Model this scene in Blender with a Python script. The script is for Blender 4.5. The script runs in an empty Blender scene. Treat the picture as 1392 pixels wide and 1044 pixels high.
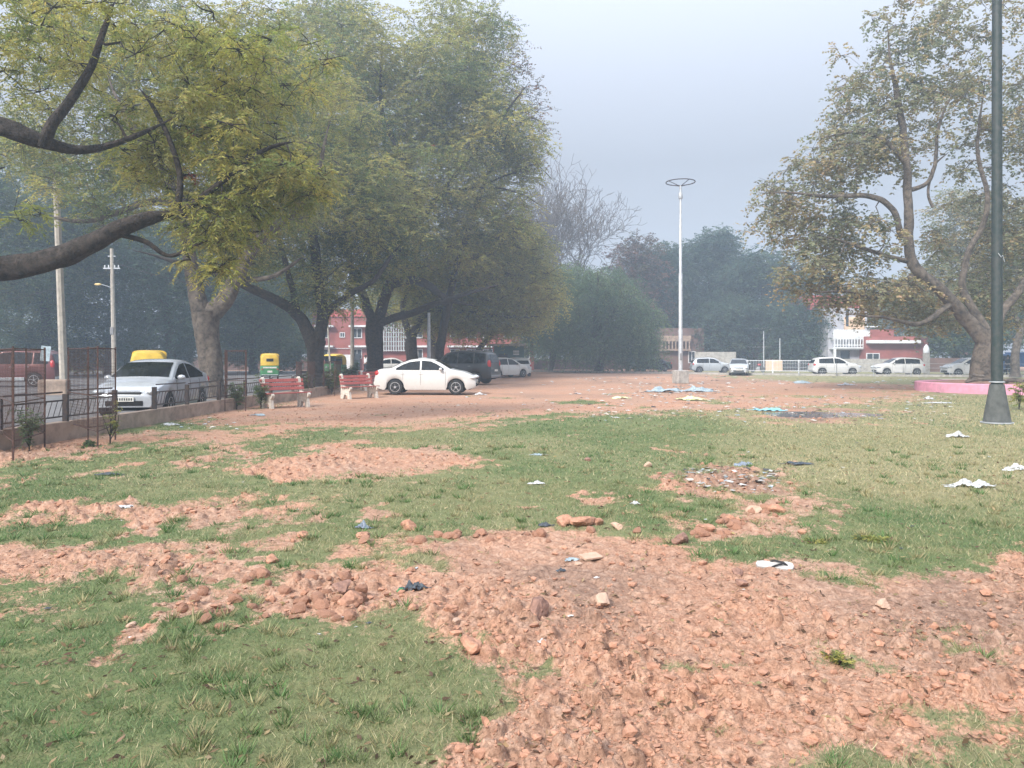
import bpy, bmesh, math, random
import numpy as np
from mathutils import Vector, Matrix
R = math.radians
C = bpy.context.scene.collection
scene = bpy.context.scene
F = 1005.0; U0 = 696.0; V0 = 486.0; H = 1.55

def W(u, v, Y):                       # image direction at distance Y -> world
    return np.array(((u-U0)/F*Y, Y, H-(v-V0)/F*Y))
def G(u, v):                          # ground point seen at (u, v)
    Y = H*F/(v-V0)
    return ((u-U0)/F*Y, Y)
def srgb(r, g, b):
    f = lambda c: (c/255/12.92) if c/255 <= 0.04045 else ((c/255+0.055)/1.055)**2.4
    return (f(r), f(g), f(b))

# ------------------------------------------------------------------ noise
def _h2(ix, iy, s):
    n = (ix.astype(np.int64)*374761393 + iy.astype(np.int64)*668265263 + s*974634777) & 0x7fffffff
    n = ((n ^ (n >> 13))*1274126177) & 0x7fffffff
    return ((n ^ (n >> 16)) & 0xffff)/65535.0
def vnoise(x, y, s=0):
    ix = np.floor(x); iy = np.floor(y); fx = x-ix; fy = y-iy
    fx = fx*fx*(3-2*fx); fy = fy*fy*(3-2*fy)
    a = _h2(ix, iy, s); b = _h2(ix+1, iy, s); c = _h2(ix, iy+1, s); d = _h2(ix+1, iy+1, s)
    return (a+(b-a)*fx)*(1-fy)+(c+(d-c)*fx)*fy
def fbm(x, y, o=4, s=0):
    t = 0; a = 0.5
    for i in range(o):
        t = t+a*(vnoise(x, y, s+i*17)*2-1); x = x*2.03+11.3; y = y*2.03-7.1; a *= 0.55
    return t
def worley(x, y, s=0):
    ix = np.floor(x); iy = np.floor(y); best = np.full(x.shape, 9.0); val = np.zeros(x.shape)
    for dx in (-1, 0, 1):
        for dy in (-1, 0, 1):
            cx = ix+dx; cy = iy+dy
            px = cx+_h2(cx, cy, s); py = cy+_h2(cx, cy, s+5)
            d = (px-x)**2+(py-y)**2
            m = d < best
            best = np.where(m, d, best); val = np.where(m, _h2(cx, cy, s+9), val)
    return np.sqrt(best), val

# ------------------------------------------------------------------ materials
def newmat(name):
    m = bpy.data.materials.new(name); m.use_nodes = True
    nt = m.node_tree
    return m, nt, nt.nodes['Principled BSDF']
def nd(nt, t, **k):
    n = nt.nodes.new(t)
    for a, b in k.items():
        if a in n.inputs: n.inputs[a].default_value = b
        else: setattr(n, a, b)
    return n
def mat(name, col, rough=0.7, metal=0.0, var=0.12, scale=6.0, bump=0.0, coat=0.0, alt=None, spec=0.5):
    m, nt, p = newmat(name)
    tc = nd(nt, 'ShaderNodeTexCoord'); nz = nd(nt, 'ShaderNodeTexNoise', Scale=scale, Detail=6.0, Roughness=0.65)
    nt.links.new(tc.outputs['Object'], nz.inputs['Vector'])
    mx = nd(nt, 'ShaderNodeMix', data_type='RGBA')
    c2 = alt if alt else tuple(max(0, c*(1-3*var)) for c in col)
    mx.inputs['A'].default_value = (*c2, 1); mx.inputs['B'].default_value = (*col, 1)
    mr = nd(nt, 'ShaderNodeMapRange'); mr.inputs['From Min'].default_value = .35; mr.inputs['From Max'].default_value = .6
    nt.links.new(nz.outputs['Fac'], mr.inputs['Value']); nt.links.new(mr.outputs[0], mx.inputs['Factor'])
    nt.links.new(mx.outputs['Result'], p.inputs['Base Color'])
    p.inputs['Roughness'].default_value = rough; p.inputs['Metallic'].default_value = metal
    p.inputs['Coat Weight'].default_value = coat; p.inputs['Specular IOR Level'].default_value = spec
    if bump:
        b = nd(nt, 'ShaderNodeBump', Strength=bump, Distance=0.02 if not name.startswith('bark') else .07)
        if name.startswith('bark'):
            mp = nd(nt, 'ShaderNodeMapping'); mp.inputs['Scale'].default_value = (1, 1, .45); nt.links.new(tc.outputs['Object'], mp.inputs['Vector'])
            vo_ = nd(nt, 'ShaderNodeTexVoronoi', Scale=14.0); vo_.feature = 'DISTANCE_TO_EDGE'
            wv = nd(nt, 'ShaderNodeMix', data_type='RGBA', blend_type='ADD'); wv.inputs['Factor'].default_value = .25
            nt.links.new(mp.outputs[0], wv.inputs['A']); nt.links.new(nz.outputs['Color'], wv.inputs['B']); nt.links.new(wv.outputs['Result'], vo_.inputs['Vector'])
            b0_ = nd(nt, 'ShaderNodeBump', Strength=.9, Distance=.06); nt.links.new(vo_.outputs['Distance'], b0_.inputs['Height']); nt.links.new(b0_.outputs[0], b.inputs['Normal'])
        nt.links.new(nz.outputs['Fac'], b.inputs['Height']); nt.links.new(b.outputs[0], p.inputs['Normal'])
    return m
def leafmat(name, trans=0.3):
    m, nt, p = newmat(name)
    at = nd(nt, 'ShaderNodeAttribute', attribute_name='col')
    p.inputs['Roughness'].default_value = 0.6; p.inputs['Specular IOR Level'].default_value = 0.25
    nt.links.new(at.outputs['Color'], p.inputs['Base Color'])
    tr = nd(nt, 'ShaderNodeBsdfTranslucent'); nt.links.new(at.outputs['Color'], tr.inputs['Color'])
    mx = nd(nt, 'ShaderNodeMixShader', Fac=trans)
    nt.links.new(p.outputs[0], mx.inputs[1]); nt.links.new(tr.outputs[0], mx.inputs[2])
    nt.links.new(mx.outputs[0], nt.nodes['Material Output'].inputs['Surface'])
    return m
def brickmat(name, c1, c2, mortar, scale=1.0):
    m, nt, p = newmat(name)
    tc = nd(nt, 'ShaderNodeTexCoord'); sx = nd(nt, 'ShaderNodeSeparateXYZ'); cb = nd(nt, 'ShaderNodeCombineXYZ')
    ad = nd(nt, 'ShaderNodeMath', operation='ADD')
    nt.links.new(tc.outputs['Object'], sx.inputs[0])
    nt.links.new(sx.outputs[0], ad.inputs[0]); nt.links.new(sx.outputs[1], ad.inputs[1])
    nt.links.new(ad.outputs[0], cb.inputs[0]); nt.links.new(sx.outputs[2], cb.inputs[1])
    br = nd(nt, 'ShaderNodeTexBrick'); br.inputs['Scale'].default_value = 1.0
    br.inputs['Brick Width'].default_value = .24; br.inputs['Row Height'].default_value = .085; br.inputs['Mortar Size'].default_value = .008
    br.inputs['Color1'].default_value = (*c1, 1); br.inputs['Color2'].default_value = (*c2, 1); br.inputs['Mortar'].default_value = (*mortar, 1)
    nt.links.new(cb.outputs[0], br.inputs['Vector'])
    nz = nd(nt, 'ShaderNodeTexNoise', Scale=0.7, Detail=5.0); nt.links.new(tc.outputs['Object'], nz.inputs['Vector'])
    mx = nd(nt, 'ShaderNodeMix', data_type='RGBA', blend_type='MULTIPLY'); mx.inputs['Factor'].default_value = .5
    nt.links.new(br.outputs['Color'], mx.inputs['A'])
    rp = nd(nt, 'ShaderNodeValToRGB'); rp.color_ramp.elements[0].position = .35; rp.color_ramp.elements[0].color = (.45, .42, .42, 1); rp.color_ramp.elements[1].position = .6
    nt.links.new(nz.outputs['Fac'], rp.inputs[0]); nt.links.new(rp.outputs[0], mx.inputs['B'])
    nt.links.new(mx.outputs['Result'], p.inputs['Base Color']); p.inputs['Roughness'].default_value = .9
    return m

M = {}
M['leaf'] = leafmat('leaf_blades', .55)
M['grass'] = leafmat('grass_blades', .25)
M['bark'] = mat('bark_dark', (.075, .058, .048), .95, var=.2, scale=9, bump=.9, alt=(.02, .017, .015))
M['bark_light'] = mat('bark_grey', (.16, .13, .105), .95, var=.2, scale=4.5, bump=.9, alt=(.045, .037, .032))
M['iron'] = mat('black_painted_iron', (.022, .02, .025), .55, var=.15, scale=20, alt=(.06, .035, .025))
M['rust'] = mat('rusty_iron', (.09, .042, .03), .85, var=.2, scale=25, alt=(.03, .018, .016))
M['wallconc'] = mat('dirty_plaster', (.36, .27, .21), .9, scale=3, bump=.5, alt=(.2, .15, .12))
M['conc'] = mat('weathered_concrete', (.42, .40, .37), .85, scale=4, bump=.4, alt=(.25, .235, .22))
M['white'] = mat('white_plaster', (.72, .74, .76), .8, scale=2, alt=(.52, .54, .56))
M['peach'] = mat('peach_plaster', (.72, .52, .36), .8, scale=2, alt=(.6, .42, .3))
M['benchwhite'] = mat('bench_concrete', (.62, .58, .52), .8, scale=12, alt=(.42, .36, .3), bump=.3)
M['benchred'] = mat('red_painted_slats', (.40, .10, .085), .6, scale=14, alt=(.28, .07, .06))
M['pink'] = mat('pink_painted_plaster', (.68, .30, .42), .8, scale=4, alt=(.52, .25, .33), bump=.2)
M['steel'] = mat('galvanised_steel', (.50, .53, .56), .5, .3, scale=5, alt=(.36, .38, .41))
M['greenpole'] = mat('dark_green_paint', (.02, .036, .036), .6, scale=8, alt=(.05, .055, .055), bump=.2)
M['poleconc'] = mat('pole_concrete', (.44, .40, .34), .85, scale=5, alt=(.30, .27, .24), bump=.3)
M['conebase'] = mat('grey_green_cement', (.10, .105, .10), .9, scale=6, alt=(.055, .06, .058), bump=.5)
M['tyre'] = mat('tyre_rubber', (.018, .018, .019), .85, var=.1)
M['rim'] = mat('alloy_rim', (.55, .56, .58), .35, .6, var=.05)
M['under'] = mat('underbody_black', (.008, .008, .009), .9)
M['glass'] = mat('car_glass', (.008, .011, .014), .06, 0, var=.1, spec=.35)
M['winglass'] = mat('window_glass', (.05, .06, .07), .15, 0, var=.2)
M['chrome'] = mat('chrome_trim', (.6, .6, .62), .2, .9, var=.05)
M['seam'] = mat('dark_seal', (.02, .02, .022), .7)
M['lampglass'] = mat('headlight_lens', (.62, .66, .7), .12, .2, var=.1)
M['red'] = mat('tail_lamp_red', (.5, .03, .03), .25, var=.1)
M['plate'] = mat('plate_white', (.7, .7, .66), .5, var=.1)
M['paint_white'] = mat('paint_white', (.60, .60, .585), .28, 0, var=.02, coat=.5)
M['paint_silver'] = mat('paint_silver', (.46, .49, .53), .25, .25, var=.03, coat=.6)
M['paint_silver2'] = mat('paint_pale_silver', (.48, .51, .53), .35, .3, var=.03, coat=.5)
M['paint_dark'] = mat('paint_dark_blue', (.02, .026, .036), .25, .2, var=.05, coat=.6)
M['paint_black'] = mat('paint_charcoal', (.035, .04, .045), .3, .3, var=.05, coat=.6)
M['paint_maroon'] = mat('paint_maroon', (.16, .045, .04), .35, .2, var=.05, coat=.5)
M['cladding'] = mat('grey_cladding', (.22, .22, .23), .6, var=.1)
M['autoyellow'] = mat('rickshaw_yellow', (.72, .48, .05), .55, var=.08, scale=4)
M['autogreen'] = mat('rickshaw_green', (.05, .24, .09), .5, var=.08, scale=4)
M['skin'] = mat('skin', (.22, .12, .08), .6)
M['cloth_dark'] = mat('dark_cloth', (.03, .035, .05), .9)
M['hair'] = mat('black_hair', (.01, .01, .01), .8)
M['brick'] = brickmat('red_brick', (.34, .09, .075), (.28, .075, .065), (.33, .16, .14))
M['brickred'] = mat('red_painted_parapet', (.50, .11, .11), .85, scale=1.5, alt=(.36, .09, .09))
M['brickbrown'] = brickmat('brown_brick', (.16, .085, .065), (.12, .07, .06), (.2, .15, .13))
M['asphalt'] = mat('worn_asphalt', (.17, .165, .165), .9, scale=2.5, alt=(.105, .10, .10), bump=.3)
M['plasticwhite'] = mat('plastic_film_white', (.56, .58, .60), .45, scale=30, alt=(.33, .33, .33))
M['plasticblue'] = mat('plastic_sheet_blue', (.16, .42, .50), .45, scale=8, alt=(.3, .5, .55))
M['plasticgreyblue'] = mat('plastic_sheet_grey_blue', (.34, .42, .46), .5, scale=10, alt=(.2, .26, .3))
M['plasticyellow'] = mat('plastic_bags_yellow', (.55, .58, .22), .5, scale=20, alt=(.7, .66, .5))
M['ragdark'] = mat('dark_rag', (.04, .05, .065), .9, scale=30, alt=(.09, .11, .13))
M['ragblue'] = mat('blue_rag', (.14, .18, .24), .85, scale=30, alt=(.28, .32, .38))
M['rubber_sole'] = mat('sandal_sole', (.5, .48, .46), .8, scale=30)
M['paper'] = mat('waste_paper', (.58, .56, .52), .8, scale=30, alt=(.42, .38, .34))
M['blue'] = mat('truck_blue', (.04, .13, .32), .5, var=.1)
M['teal'] = mat('teal_booth', (.05, .13, .13), .6, var=.1)
M['orange'] = mat('orange_awning', (.45, .17, .11), .6, var=.1)
M['signblue'] = mat('sign_face', (.45, .55, .6), .5, var=.15)
M['lampwarm'] = mat('amber_lamp_glass', (.75, .55, .22), .3, var=.05)

# ------------------------------------------------------------------ object helpers
def tag(o, label=None, cat=None, group=None, kind=None):
    if label: o['label'] = label
    if cat: o['category'] = cat
    if group: o['group'] = group
    if kind: o['kind'] = kind
    return o
def empty(name, loc, rz=0.0, label=None, cat=None, group=None):
    o = bpy.data.objects.new(name, None); C.objects.link(o)
    o.location = loc; o.rotation_euler = (0, 0, rz); o.empty_display_size = .2
    return tag(o, label, cat, group)
def mesh_np(name, verts, faces, material, parent=None, col=None, smooth=True, quads=True):
    me = bpy.data.meshes.new(name)
    verts = np.asarray(verts, dtype=np.float32); faces = np.asarray(faces, dtype=np.int32)
    k = faces.shape[1]
    me.vertices.add(len(verts)); me.vertices.foreach_set('co', verts.ravel())
    me.loops.add(faces.size); me.loops.foreach_set('vertex_index', faces.ravel())
    me.polygons.add(len(faces)); me.polygons.foreach_set('loop_start', np.arange(0, faces.size, k, dtype=np.int32))
    me.polygons.foreach_set('use_smooth', np.full(len(faces), smooth, dtype=bool))
    me.update(calc_edges=True)
    if col is not None:
        a = me.color_attributes.new('col', 'FLOAT_COLOR', 'POINT')
        cc = np.ones((len(verts), 4), dtype=np.float32); cc[:, :3] = col
        a.data.foreach_set('color', cc.ravel())
    me.materials.append(material)
    o = bpy.data.objects.new(name, me); C.objects.link(o)
    if parent: o.parent = parent
    return o
class MB:
    def __init__(s): s.v = []; s.f = []
    def add(s, vs, fs):
        b = len(s.v); s.v += [tuple(map(float, p)) for p in vs]; s.f += [tuple(b+i for i in f) for f in fs]
    def box(s, c, d, rz=0, rx=0, ry=0, bev=0.0):
        x, y, z = d[0]/2, d[1]/2, d[2]/2
        m = Matrix.Translation(c) @ Matrix.Rotation(rz, 4, 'Z') @ Matrix.Rotation(ry, 4, 'Y') @ Matrix.Rotation(rx, 4, 'X')
        if bev <= 0:
            vs = [m @ Vector(p) for p in ((-x, -y, -z), (x, -y, -z), (x, y, -z), (-x, y, -z), (-x, -y, z), (x, -y, z), (x, y, z), (-x, y, z))]
            s.add(vs, [(0, 3, 2, 1), (4, 5, 6, 7), (0, 1, 5, 4), (1, 2, 6, 5), (2, 3, 7, 6), (3, 0, 4, 7)])
        else:
            bm = bmesh.new(); bmesh.ops.create_cube(bm, size=1, matrix=Matrix.Diagonal((d[0], d[1], d[2], 1)))
            bmesh.ops.bevel(bm, geom=bm.edges[:], offset=bev, segments=3, affect='EDGES', profile=.5)
            bm.verts.index_update()
            s.add([m @ v.co for v in bm.verts], [[v.index for v in f.verts] for f in bm.faces]); bm.free()
    def tube(s, pts, rad, n=8, cap=True, jit=0, rng=None):
        pts = [Vector(p) for p in pts]
        if not hasattr(rad, '__len__'): rad = [rad]*len(pts)
        b = len(s.v); ref = None
        for i, p in enumerate(pts):
            t = (pts[min(i+1, len(pts)-1)]-pts[max(i-1, 0)])
            t = t.normalized() if t.length > 1e-9 else Vector((0, 0, 1))
            if ref is None:
                ref = Vector((1, 0, 0)) if abs(t.x) < .8 else Vector((0, 1, 0))
            a = (ref-t*ref.dot(t)).normalized(); c = t.cross(a); ref = a
            for k in range(n):
                an = 2*math.pi*k/n; r = rad[i]*(1+(rng.uniform(-jit, jit) if jit else 0))
                s.v.append(tuple(p+(a*math.cos(an)+c*math.sin(an))*r))
        for i in range(len(pts)-1):
            for k in range(n):
                s.f.append((b+i*n+k, b+i*n+(k+1) % n, b+(i+1)*n+(k+1) % n, b+(i+1)*n+k))
        if cap:
            s.f.append(tuple(b+k for k in range(n))[::-1]); s.f.append(tuple(b+(len(pts)-1)*n+k for k in range(n)))
    def lathe(s, prof, c=(0, 0, 0), n=20, axis='Z', cap=True):
        b = len(s.v)
        for r, z in prof:
            for k in range(n):
                a = 2*math.pi*k/n; x, y = r*math.cos(a), r*math.sin(a)
                p = (x, y, z) if axis == 'Z' else (x, z, y)
                s.v.append((c[0]+p[0], c[1]+p[1], c[2]+p[2]))
        for i in range(len(prof)-1):
            for k in range(n):
                s.f.append((b+i*n+k, b+i*n+(k+1) % n, b+(i+1)*n+(k+1) % n, b+(i+1)*n+k))
        if cap: s.f.append(tuple(b+k for k in range(n))[::-1]); s.f.append(tuple(b+(len(prof)-1)*n+k for k in range(n)))
    def ell(s, c, r, n=10, m=6):
        prof = [(max(.001, math.sin(math.pi*i/m)), -math.cos(math.pi*i/m)) for i in range(m+1)]
        b = len(s.v); s.lathe(prof, n=n)
        for i in range(b, len(s.v)):
            v = s.v[i]; s.v[i] = (c[0]+v[0]*r[0], c[1]+v[1]*r[1], c[2]+v[2]*r[2])
    def build(s, name, material, parent=None, smooth=False, loc=None):
        me = bpy.data.meshes.new(name); me.from_pydata(s.v, [], s.f)
        me.materials.append(material); me.update()
        if smooth:
            me.polygons.foreach_set('use_smooth', [True]*len(me.polygons))
            try: me.set_sharp_from_angle(angle=R(40))
            except Exception: pass
        o = bpy.data.objects.new(name, me); C.objects.link(o)
        if parent: o.parent = parent
        if loc: o.location = loc
        return o
def copy_tree(o, parent=None):
    c = o.copy(); C.objects.link(c); c.parent = parent
    for ch in list(o.children): copy_tree(ch, c)
    return c

# ================================================================== TREES
def tubes_np(paths, sides):
    """paths: list of (pts (n,3), radii (n,)) -> verts, quads"""
    V = []; Fq = []; b = 0
    for (P, r, n) in paths:
        P = np.asarray(P, float); r = np.asarray(r, float)
        t = np.gradient(P, axis=0); t /= np.linalg.norm(t, axis=1)[:, None]+1e-9
        ref = np.array((.31, .95, .05)); a = ref-t*(t@ref)[:, None]; a /= np.linalg.norm(a, axis=1)[:, None]+1e-9
        c = np.cross(t, a)
        an = np.arange(n)/n*2*np.pi
        rr = r[:, None]*np.ones(n)[None]
        if n >= 9:                                   # bark ridges and buttresses on thick wood
            ll_ = np.concatenate([[0], np.cumsum(np.linalg.norm(np.diff(P, axis=0), axis=1))])[:, None]
            for k in (2, 3): rr = rr*(1+.045*np.sin(k*an[None]+k*1.7+ll_*.9+P[0, 0]))
            ca = np.cos(an)[None]*np.ones_like(rr); sa = np.sin(an)[None]*np.ones_like(rr)
            rr = rr*(1+.16*fbm(ca*2.2+P[0, 0], sa*2.2+ll_*1.1, 4, 5)+.07*fbm(an[None]*4+0*rr, ll_*3.0+0*rr, 3, 6))
        ring = P[:, None]+(a[:, None]*np.cos(an)[None, :, None]+c[:, None]*np.sin(an)[None, :, None])*rr[:, :, None]
        V.append(ring.reshape(-1, 3))
        i = np.arange(len(P)-1)[:, None]*n; k = np.arange(n)[None]; k2 = (k+1) % n
        Fq.append(np.stack([b+i+k, b+i+k2, b+i+n+k2, b+i+n+k], -1).reshape(-1, 4))
        b += len(P)*n
    return np.concatenate(V), np.concatenate(Fq)
def smooth_path(P, r, m=5, rng=None, wob=0.0):
    P = np.asarray(P, float); r = np.asarray(r, float); n = len(P)
    if n < 3:
        t = np.linspace(0, 1, m+1)[:, None]; Q = P[0]*(1-t)+P[-1]*t; q = r[0]*(1-t[:, 0])+r[-1]*t[:, 0]
    else:
        Q = []; q = []
        for i in range(n-1):
            p0 = P[max(i-1, 0)]; p1 = P[i]; p2 = P[i+1]; p3 = P[min(i+2, n-1)]
            for k in range(m):
                t = k/m
                Q.append(.5*((2*p1)+(-p0+p2)*t+(2*p0-5*p1+4*p2-p3)*t*t+(-p0+3*p1-3*p2+p3)*t**3)); q.append(r[i]*(1-t)+r[i+1]*t)
        Q.append(P[-1]); q.append(r[-1]); Q = np.array(Q); q = np.array(q)
    if wob and rng is not None:
        w = rng.normal(size=Q.shape)*wob; w[0] = 0; Q = Q+w
    return Q, q

PAL = {   # base leaf colours
    'neem': [(.31, .32, .10), (.21, .25, .085), (.40, .38, .11), (.16, .20, .08)],
    'neem_bright': [(.36, .36, .09), (.27, .30, .08), (.44, .40, .11), (.20, .24, .08)],
    'neem_dark': [(.13, .17, .08), (.10, .145, .075), (.19, .21, .09)],
    'neem_olive': [(.38, .355, .12), (.31, .30, .11), (.44, .40, .13), (.24, .25, .10)],
    'sparse_red': [(.17, .13, .06), (.24, .12, .06), (.13, .13, .06)],
    'peepal': [(.29, .28, .17), (.33, .30, .175), (.22, .23, .15), (.38, .31, .17), (.25, .27, .165)],
    'green': [(.13, .18, .09), (.10, .15, .08), (.17, .205, .09)],
    'willow': [(.12, .18, .09), (.09, .145, .08), (.17, .22, .10)],
    'dark': [(.075, .12, .085), (.10, .145, .09), (.055, .095, .07)],
    'rusty': [(.20, .12, .09), (.15, .11, .08), (.12, .11, .07)],
}
def leaves_from(rng, base, sdir, L, pairs, ll, lw, pal, droop=.3, tonebyspray=None, narrow=True):
    """sprays of leaves: base (n,3), sdir (n,3), length L (n,)"""
    n = len(base); T = pairs*2
    up = np.array((0, 0, 1.0))
    side = np.cross(sdir, up); side /= np.linalg.norm(side, axis=1)[:, None]+1e-6
    j = np.repeat((np.arange(pairs)+.7)/pairs, 2)[None, :]
    sg = np.tile((1, -1), pairs)[None, :]
    pos = base[:, None]+sdir[:, None]*(L[:, None]*j)[:, :, None]
    pos[:, :, 2] -= droop*(j**2)*L[:, None]
    d = sdir[:, None]*.55+side[:, None]*sg[:, :, None]*.85+rng.normal(size=(n, T, 3))*.28
    d[:, :, 2] -= droop*.9
    d /= np.linalg.norm(d, axis=2)[:, :, None]
    nn = up+rng.normal(size=(n, T, 3))*.6
    w = np.cross(d, nn); w /= np.linalg.norm(w, axis=2)[:, :, None]+1e-6
    ln = ll*rng.uniform(.7, 1.25, (n, T))[:, :, None]; wd = lw*rng.uniform(.7, 1.2, (n, T))[:, :, None]
    mid = pos+d*ln*.45
    pal = np.array(pal)*1.0
    v = np.stack([pos, mid+w*wd*.5, pos+d*ln, mid-w*wd*.5], 2).reshape(-1, 3)
    f = np.arange(len(v)).reshape(-1, 4)
    pal = np.array(pal)
    if tonebyspray is None: tonebyspray = rng.integers(0, len(pal), n)
    col = pal[tonebyspray][:, None]*rng.uniform(.75, 1.3, (n, T))[:, :, None]*(1+rng.normal(size=(n, T, 3))*.05)
    col = np.repeat(col.reshape(-1, 3), 4, axis=0)
    return v, f, np.clip(col, .005, .9)

def make_tree(name, label, base, limbs, lobes, pal, seed, nclump, sprays=10, pairs=5, ll=.09, lw=.035, spray_len=.5, clump_r=.7,
              droop=.3, barkm='bark', cat='tree', group=None, twig=True, fork=None, gap=0.0, min_gap=.8, shell=.55, weeping=False, accents=None):
    """limbs: list of (points, radii); lobes: (centre, (rx,ry,rz), weight)"""
    rng = np.random.default_rng(seed)
    root = empty(name, tuple(base), 0, label, cat, group)
    base = np.array(base, float)
    paths = []; nodes = []; nr = []
    for li, (P, r) in enumerate(limbs):
        mm = 14 if r[0] > .14 else 6
        Q, q = smooth_path(P, r, mm, rng, .0)
        ar = np.concatenate([[0], np.cumsum(np.linalg.norm(np.diff(Q, axis=0), axis=1))])
        if li > 0: Q = Q+np.stack([fbm(ar*.55+li*9, np.full(len(Q), k*7.7+seed), 3, seed+k) for k in range(3)], 1)*np.clip(ar/1.5, 0, 1)[:, None]*min(.30, .10+1.0*r[-1])
        if li > 0: q = q*np.clip((1-np.linspace(0, 1, len(q)))*7, .12, 1)
        n = 22 if r[0] > .2 else (12 if r[0] > .09 else 6)
        if li == 0: q = q*(1+.45*np.exp(-np.linspace(0, 1, len(q))*14))
        paths.append((Q, q, n))
        if li > 0 or len(limbs) == 1:
            k = len(Q)//3 if li > 0 else len(Q)-3
            nodes.append(Q[k:]); nr.append(q[k:])
    nodes = np.concatenate(nodes); nr = np.concatenate(nr)
    # clump centres
    w = np.array([l[2] for l in lobes], float); w /= w.sum()
    cen = []; tries = 0
    while len(cen) < nclump and tries < nclump*30:
        tries += 1
        c, rr, _ = lobes[rng.choice(len(lobes), p=w)]
        d = rng.normal(size=3); d /= np.linalg.norm(d); rad = shell+(1-shell)*rng.random()**.6
        if rng.random() < .18: rad *= rng.random()
        p = np.array(c)+d*rad*np.array(rr)
        if p[2] < base[2]+1.2: continue
        if cen and min_gap > 0:
            dd = np.linalg.norm(np.array(cen[-300:])-p, axis=1).min()
            if dd < min_gap*clump_r: continue
        cen.append(p)
    cen = np.array(cen)
    order = np.argsort([np.linalg.norm(nodes-c, axis=1).min() for c in cen]); cen = cen[order]
    sb = []; sd = []; sl = []; tone = []
    NL = [nodes]; NR = [nr]; npal = len(pal)
    allN = nodes; allR = nr
    for i, c in enumerate(cen):
        dv = np.linalg.norm(allN-c, axis=1); k = int(dv.argmin()); p = allN[k]; dist = dv[k]
        if twig and dist > .15:
            m = 4; t = np.linspace(0, 1, m+1)[:, None]
            Q = p*(1-t)+c*t; Q = Q+rng.normal(size=Q.shape)*dist*.07*np.sin(t*np.pi)
            Q[:, 2] += np.sin(t[:, 0]*np.pi)*dist*.08
            r0 = min(allR[k]*.75, .02+.018*dist); q = np.linspace(r0, max(.008, r0*.35), m+1)
            paths.append((Q, q, 5)); allN = np.concatenate([allN, Q[2:]]); allR = np.concatenate([allR, q[2:]])
        ns = max(2, int(sprays*rng.uniform(.6, 1.4)))
        d = rng.normal(size=(ns, 3)); d[:, 2] = d[:, 2]*.55+(-.35 if weeping else .05); d /= np.linalg.norm(d, axis=1)[:, None]
        off = d*clump_r*rng.uniform(.1, .9, (ns, 1)); off[:, 2] *= .75
        sb.append(c+off); dd = d+rng.normal(size=d.shape)*.3
        if weeping: dd[:, 2] -= 1.0
        dd /= np.linalg.norm(dd, axis=1)[:, None]; sd.append(dd)
        sl.append(spray_len*rng.uniform(.6, 1.3, ns))
        ct = rng.integers(0, npal); tt = np.where(rng.random(ns) < .78, ct, rng.integers(0, npal, ns)); tone.append(tt)
        if twig and clump_r > .35:
            for q_ in range(min(ns, 5)):
                e = c+off[q_]+dd[q_]*sl[-1][q_]*.7
                paths.append((np.array([c, (c+e)/2+rng.normal(size=3)*.04, e]), np.array([.011, .007, .004])*(1+clump_r*.4), 4))
    tv, tf = tubes_np(paths, 8)
    mesh_np('trunk', tv-base, tf, M[barkm], root)
    if sprays > 0 and pairs > 0:
        sb = np.concatenate(sb); sd = np.concatenate(sd); sl = np.concatenate(sl); tone = np.concatenate(tone)
        v, f, col = leaves_from(rng, sb, sd, sl, pairs, ll, lw, pal, droop, tone)
        if accents:                                  # a few withered orange bunches
            for (ap, ar) in accents:
                k = np.linalg.norm(v-np.array(ap), axis=1) < ar
                col[k] = np.array((.42, .13, .07))*rng.uniform(.7, 1.2, (k.sum(), 1))
        mesh_np('crown', v-base, f, M['leaf'], root, col)
    return root
def P(*pts):       # (u, v, Y) tuples -> world path
    return [W(*p) for p in pts]
def lobe(u, v, Y, ru, rv, ry, w=1.0):
    Y = Y*(1.045 if Y > 20 else 1.03)
    return (W(u, v, Y), (ru/F*Y, ry, rv/F*Y), w)

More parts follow.
